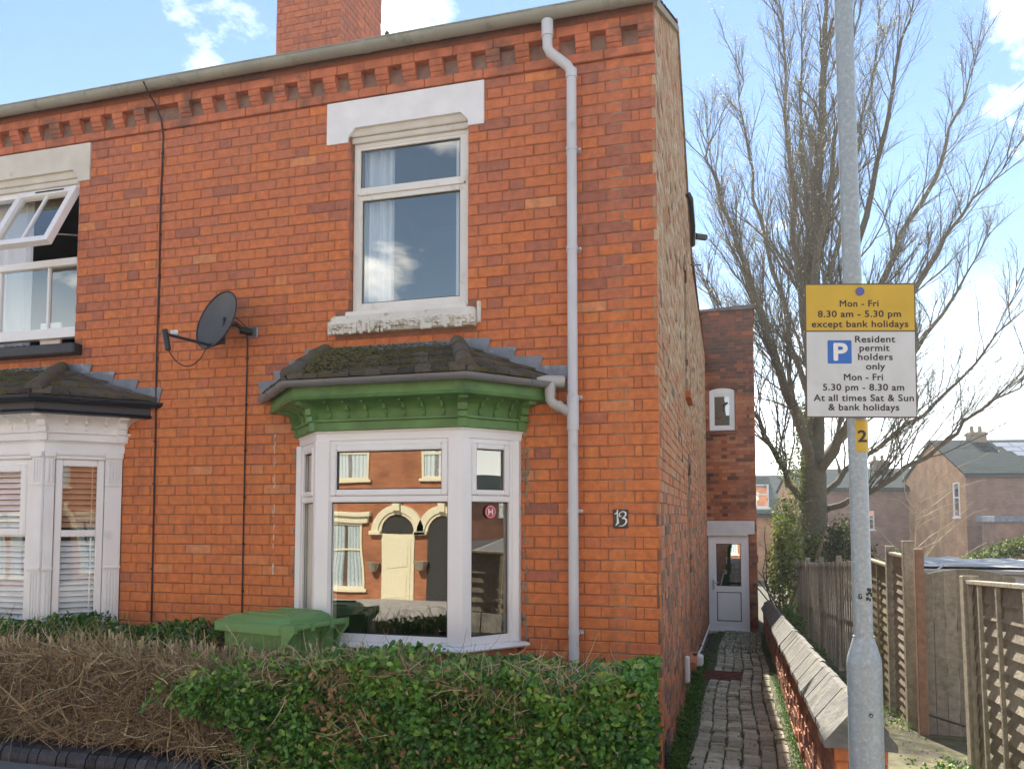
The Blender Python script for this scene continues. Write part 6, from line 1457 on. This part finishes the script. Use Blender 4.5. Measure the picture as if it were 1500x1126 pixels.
Xf = RNG.uniform(4.9, 14, n1); Zf = RNG.uniform(-.6, 1, n1); tp = .55 + .28*np.sin(Xf*1.4+2) + .3*np.clip((Xf-6)/3, 0, 1)
A = np.stack([Xf, 22 + RNG.uniform(-.6, .6, n1), tp - np.abs(RNG.normal(0, .35, n1))], 1); leaves('foliage', A - np.array(fh.location), .11, RNG.uniform(0, .8, n1), 'leaf_soft', fh)
q = MB(); q.box((-3, -.3, 0), (6, .3, 1.2)); q.build('inner_growth', 'soil', fh)

# ---------------------------------------------------------------- the big bare tree
LIMBS = [
[(2.08,16.22,-1.2),(2.14,16.14,1.14),(2.20,16.06,2.67),(2.28,16.19,4.41),(2.30,16.27,6.52),(2.41,16.26,8.99),(2.61,16.14,11.79),(2.75,16.13,14.30),(2.92,16.04,16.59)],
[(2.22,16.01,3.70),(2.35,15.34,4.96),(2.73,14.94,6.51),(3.28,14.55,8.64),(3.86,14.38,10.60),(4.23,14.16,12.52),(4.53,14.05,14.01)],
[(2.23,16.07,2.67),(2.86,15.36,3.62),(3.25,14.98,4.86),(3.94,14.67,6.36),(4.78,14.41,7.64),(5.63,14.38,8.79),(6.28,14.31,9.61)],
[(2.27,16.13,1.99),(3.10,16.94,2.88),(4.23,17.83,3.82),(5.56,18.57,4.78),(6.76,19.26,5.96),(7.65,19.66,7.14),(7.98,19.78,8.30)],
[(2.27,16.14,1.73),(3.10,15.73,2.15),(3.95,15.32,2.61),(4.97,15.26,3.31),(5.81,15.14,4.14),(6.50,15.10,4.57),(7.07,15.11,5.32)],
[(2.14,16.03,2.84),(1.70,15.19,4.30),(1.31,14.69,5.56),(0.78,14.13,7.11),(0.35,13.71,8.48),(0.04,13.34,9.66),(-0.14,13.13,10.55)],
[(2.20,16.08,4.05),(1.89,16.38,6.22),(1.42,16.44,8.07),(1.00,16.50,10.15),(0.72,16.40,12.19),(0.53,16.45,13.94)],
[(2.26,16.14,5.10),(1.94,15.19,7.14),(1.74,14.69,9.19),(1.63,14.33,11.22),(1.62,14.00,13.04),(1.52,13.77,14.74)],
[(2.28,16.20,5.81),(2.80,16.95,8.10),(3.51,17.40,10.77),(4.02,17.60,13.26),(4.36,17.75,15.78)],
[(2.28,16.19,4.41),(3.26,17.60,6.39),(4.62,18.37,8.74),(5.83,18.98,11.16),(6.65,19.29,13.35),(7.17,19.44,15.14)],
[(2.11,16.08,1.99),(1.50,15.02,2.80),(1.03,14.42,3.58),(0.52,13.88,4.81),(0.16,13.49,6.03),(-0.19,13.12,7.06)],
[(2.33,16.28,6.52),(2.43,15.33,8.84),(2.91,15.03,10.87),(3.20,14.79,12.73),(3.35,14.59,14.94)],
[(2.25,16.18,6.15),(2.23,16.93,9.06),(2.22,17.09,11.55),(2.21,17.15,13.86),(2.33,17.12,16.52)],
[(2.21,16.02,3.36),(1.64,16.79,5.23),(1.15,16.97,6.76),(0.48,17.07,8.71),(0.05,17.06,10.28)],
[(2.29,16.08,2.84),(3.77,17.96,4.58),(5.13,18.78,6.15),(6.35,19.44,7.95),(7.36,19.83,9.74)]]
random.seed(4242)
tree = thing('bare_tree', 'large bare spring tree with many upswept limbs behind the fence', 'tree', (2.1, 16.2, -1.2)); TL_ = Vector(tree.location)
tw_mb = MB(); br_mb = MB(); tips = []
def wiggle(P, amp):
    out_ = []
    for a, b in zip(P, P[1:]):
        for k in range(3):
            f = k/3; out_.append(a.lerp(b, f) + (Vector((random.gauss(0, amp), random.gauss(0, amp), random.gauss(0, amp*.5))) if (k or out_) else Vector()))
    out_.append(P[-1]); return out_
def grow(p, d, L, r, lvl):
    segs = 5 if lvl < 3 else 3; P = [p.copy()]; D = [d.copy()]
    for i in range(segs):
        d = (d + Vector((random.gauss(0, .13), random.gauss(0, .13), random.gauss(.035, .09)))).normalized(); p = p + d*(L/segs); P.append(p.copy()); D.append(d.copy())
    mb = br_mb if lvl == 1 else tw_mb
    mb.tube([q_ - TL_ for q_ in P], [r*(1-.65*i/segs) for i in range(segs+1)], 5 if lvl == 1 else 3, t=random.random(), cap=False)
    if lvl >= 3: tips.append((P[-1], D[-1])); tips.append((P[-2], D[-2])); return
    nch = {1: 10, 2: 6}[lvl]
    for k in range(nch):
        f = .18 + .82*(k+random.random()*.8)/nch; i = min(segs-1, int(f*segs)); q_ = P[i].lerp(P[i+1], f*segs-i)
        ax = D[i].orthogonal().normalized(); ax.rotate(Matrix.Rotation(random.uniform(0, 2*math.pi), 3, D[i])); nd = (D[i] + ax*random.uniform(.3, .65) + Vector((0, 0, .22))).normalized()
        if random.random() < .15: continue
        grow(q_, nd, L*random.uniform(.42, .72)*(1-.35*f), r*.5*(1-.4*f), lvl+1)
    tips.append((P[-1], D[-1]))
for li, l_ in enumerate(LIMBS):
    P = wiggle([Vector(p) for p in l_], .035 if li == 0 else .06)
    n_ = len(P); r0 = .36 if li == 0 else (.125 if li in (1, 2, 5, 9, 14) else .085)
    rad = [max(.012, r0*(1-i/(n_-1))**.85) for i in range(n_)]
    if li == 0: rad = [.40, .39, .38, .37, .36, .34, .32, .28] + [max(.015, .25*(1-i/(n_-9))**.9) for i in range(n_-8)]; rad = rad[:n_]
    q = MB(); q.tube([p - TL_ for p in P], rad, 12 if li == 0 else 8, t=random.random()); edge_split(q.build('trunk' if li == 0 else 'limb', 'bark', tree), 80)
    st = int(n_*.42) if li == 0 else int(n_*.15); tot = 40 if li == 0 else 34
    for k in range(tot):
        f = st + (n_-1-st)*(k+random.random())/tot; i = min(n_-2, int(f)); p = P[i].lerp(P[i+1], f-i); d = (P[i+1]-P[i]).normalized()
        ax = d.orthogonal().normalized(); ax.rotate(Matrix.Rotation(random.uniform(0, 2*math.pi), 3, d))
        nd = (d*1.0 + ax*random.uniform(.3, .62) + Vector((0, 0, .45))).normalized(); g_ = (f-st)/(n_-1-st)
        grow(p, nd, random.uniform(1.6, 2.9)*(1-.55*g_), max(.014, rad[i]*.34*(1-.2*g_)) if li else max(.02, .05*(1-g_*.5)), 1)
br_mb.build('branches', 'bark', tree, stuff=True); tw_mb.build('twigs', 'bark', tree, stuff=True)
TP = np.array([list(p) for p, d in tips]); k_ = RNG.integers(0, len(TP), 15000); B = TP[k_] + RNG.normal(0, .05, (15000, 3))
leaves('buds', B - np.array(TL_), .045, RNG.random(15000), 'bud', tree, aspect=.5)
iv = []
for (a, b, n_) in (((1.75, 15.75, 1.3), (2.0, 15.7, 4.6), 1100), ((1.55, 15.0, 2.6), (1.35, 14.6, 3.4), 350), ((1.2, 14.4, 1.6), (1.6, 14.8, 2.1), 300)):
    f = RNG.random(n_)[:, None]; iv.append(np.array(a)*(1-f) + np.array(b)*f + RNG.normal(0, .13, (n_, 3)))
iv = np.concatenate(iv); leaves('ivy', iv - np.array(TL_), .07, RNG.uniform(.1, .9, len(iv)), 'leaf_soft', tree)
# a pale thin sapling standing at the fence, seen against the distant house
sp = thing('sapling', 'pale leaning bare sapling behind the gate post', 'tree', (3.9, 12, -.8)); q = MB(); random.seed(8)
q.tube([(0, 0, 0), (-.2, 0, 1.1), (-.15, .1, 2.1), (-.05, .1, 3.2)], [.03, .025, .018, .008], 6, t=.9)
for i in range(26):
    z = random.uniform(1.0, 2.8); s_ = random.choice((1, 1, 1, -1)); curved(q, (-.15, .05, z), (s_*random.uniform(.3, 1.2), random.gauss(0, .3), random.uniform(.3, 1)), random.uniform(.6, 1.9), .010, segs=7, curl=.10, n=4, t=.95)
q.build('branches', 'twig_dry', sp, stuff=True)

# ---------------------------------------------------------------- thin bright air
m, n, l, p = new_mat('air'); n.remove(p); v = n.new('ShaderNodeVolumePrincipled'); v.inputs['Density'].default_value = .0011; v.inputs['Color'].default_value = (.97, .98, 1, 1); v.inputs['Anisotropy'].default_value = .3
l.new(v.outputs[0], n['Material Output'].inputs['Volume']); MATS['air'] = m
hb = MB(); hb.box((-92, -30, -3.6), (95, 92, 19)); tag(hb.build('haze', 'air'), kind='stuff')

for o in bpy.data.objects:
    if o.name.startswith('distant_house'): o['group'] = 'houses in the distance behind the gardens'
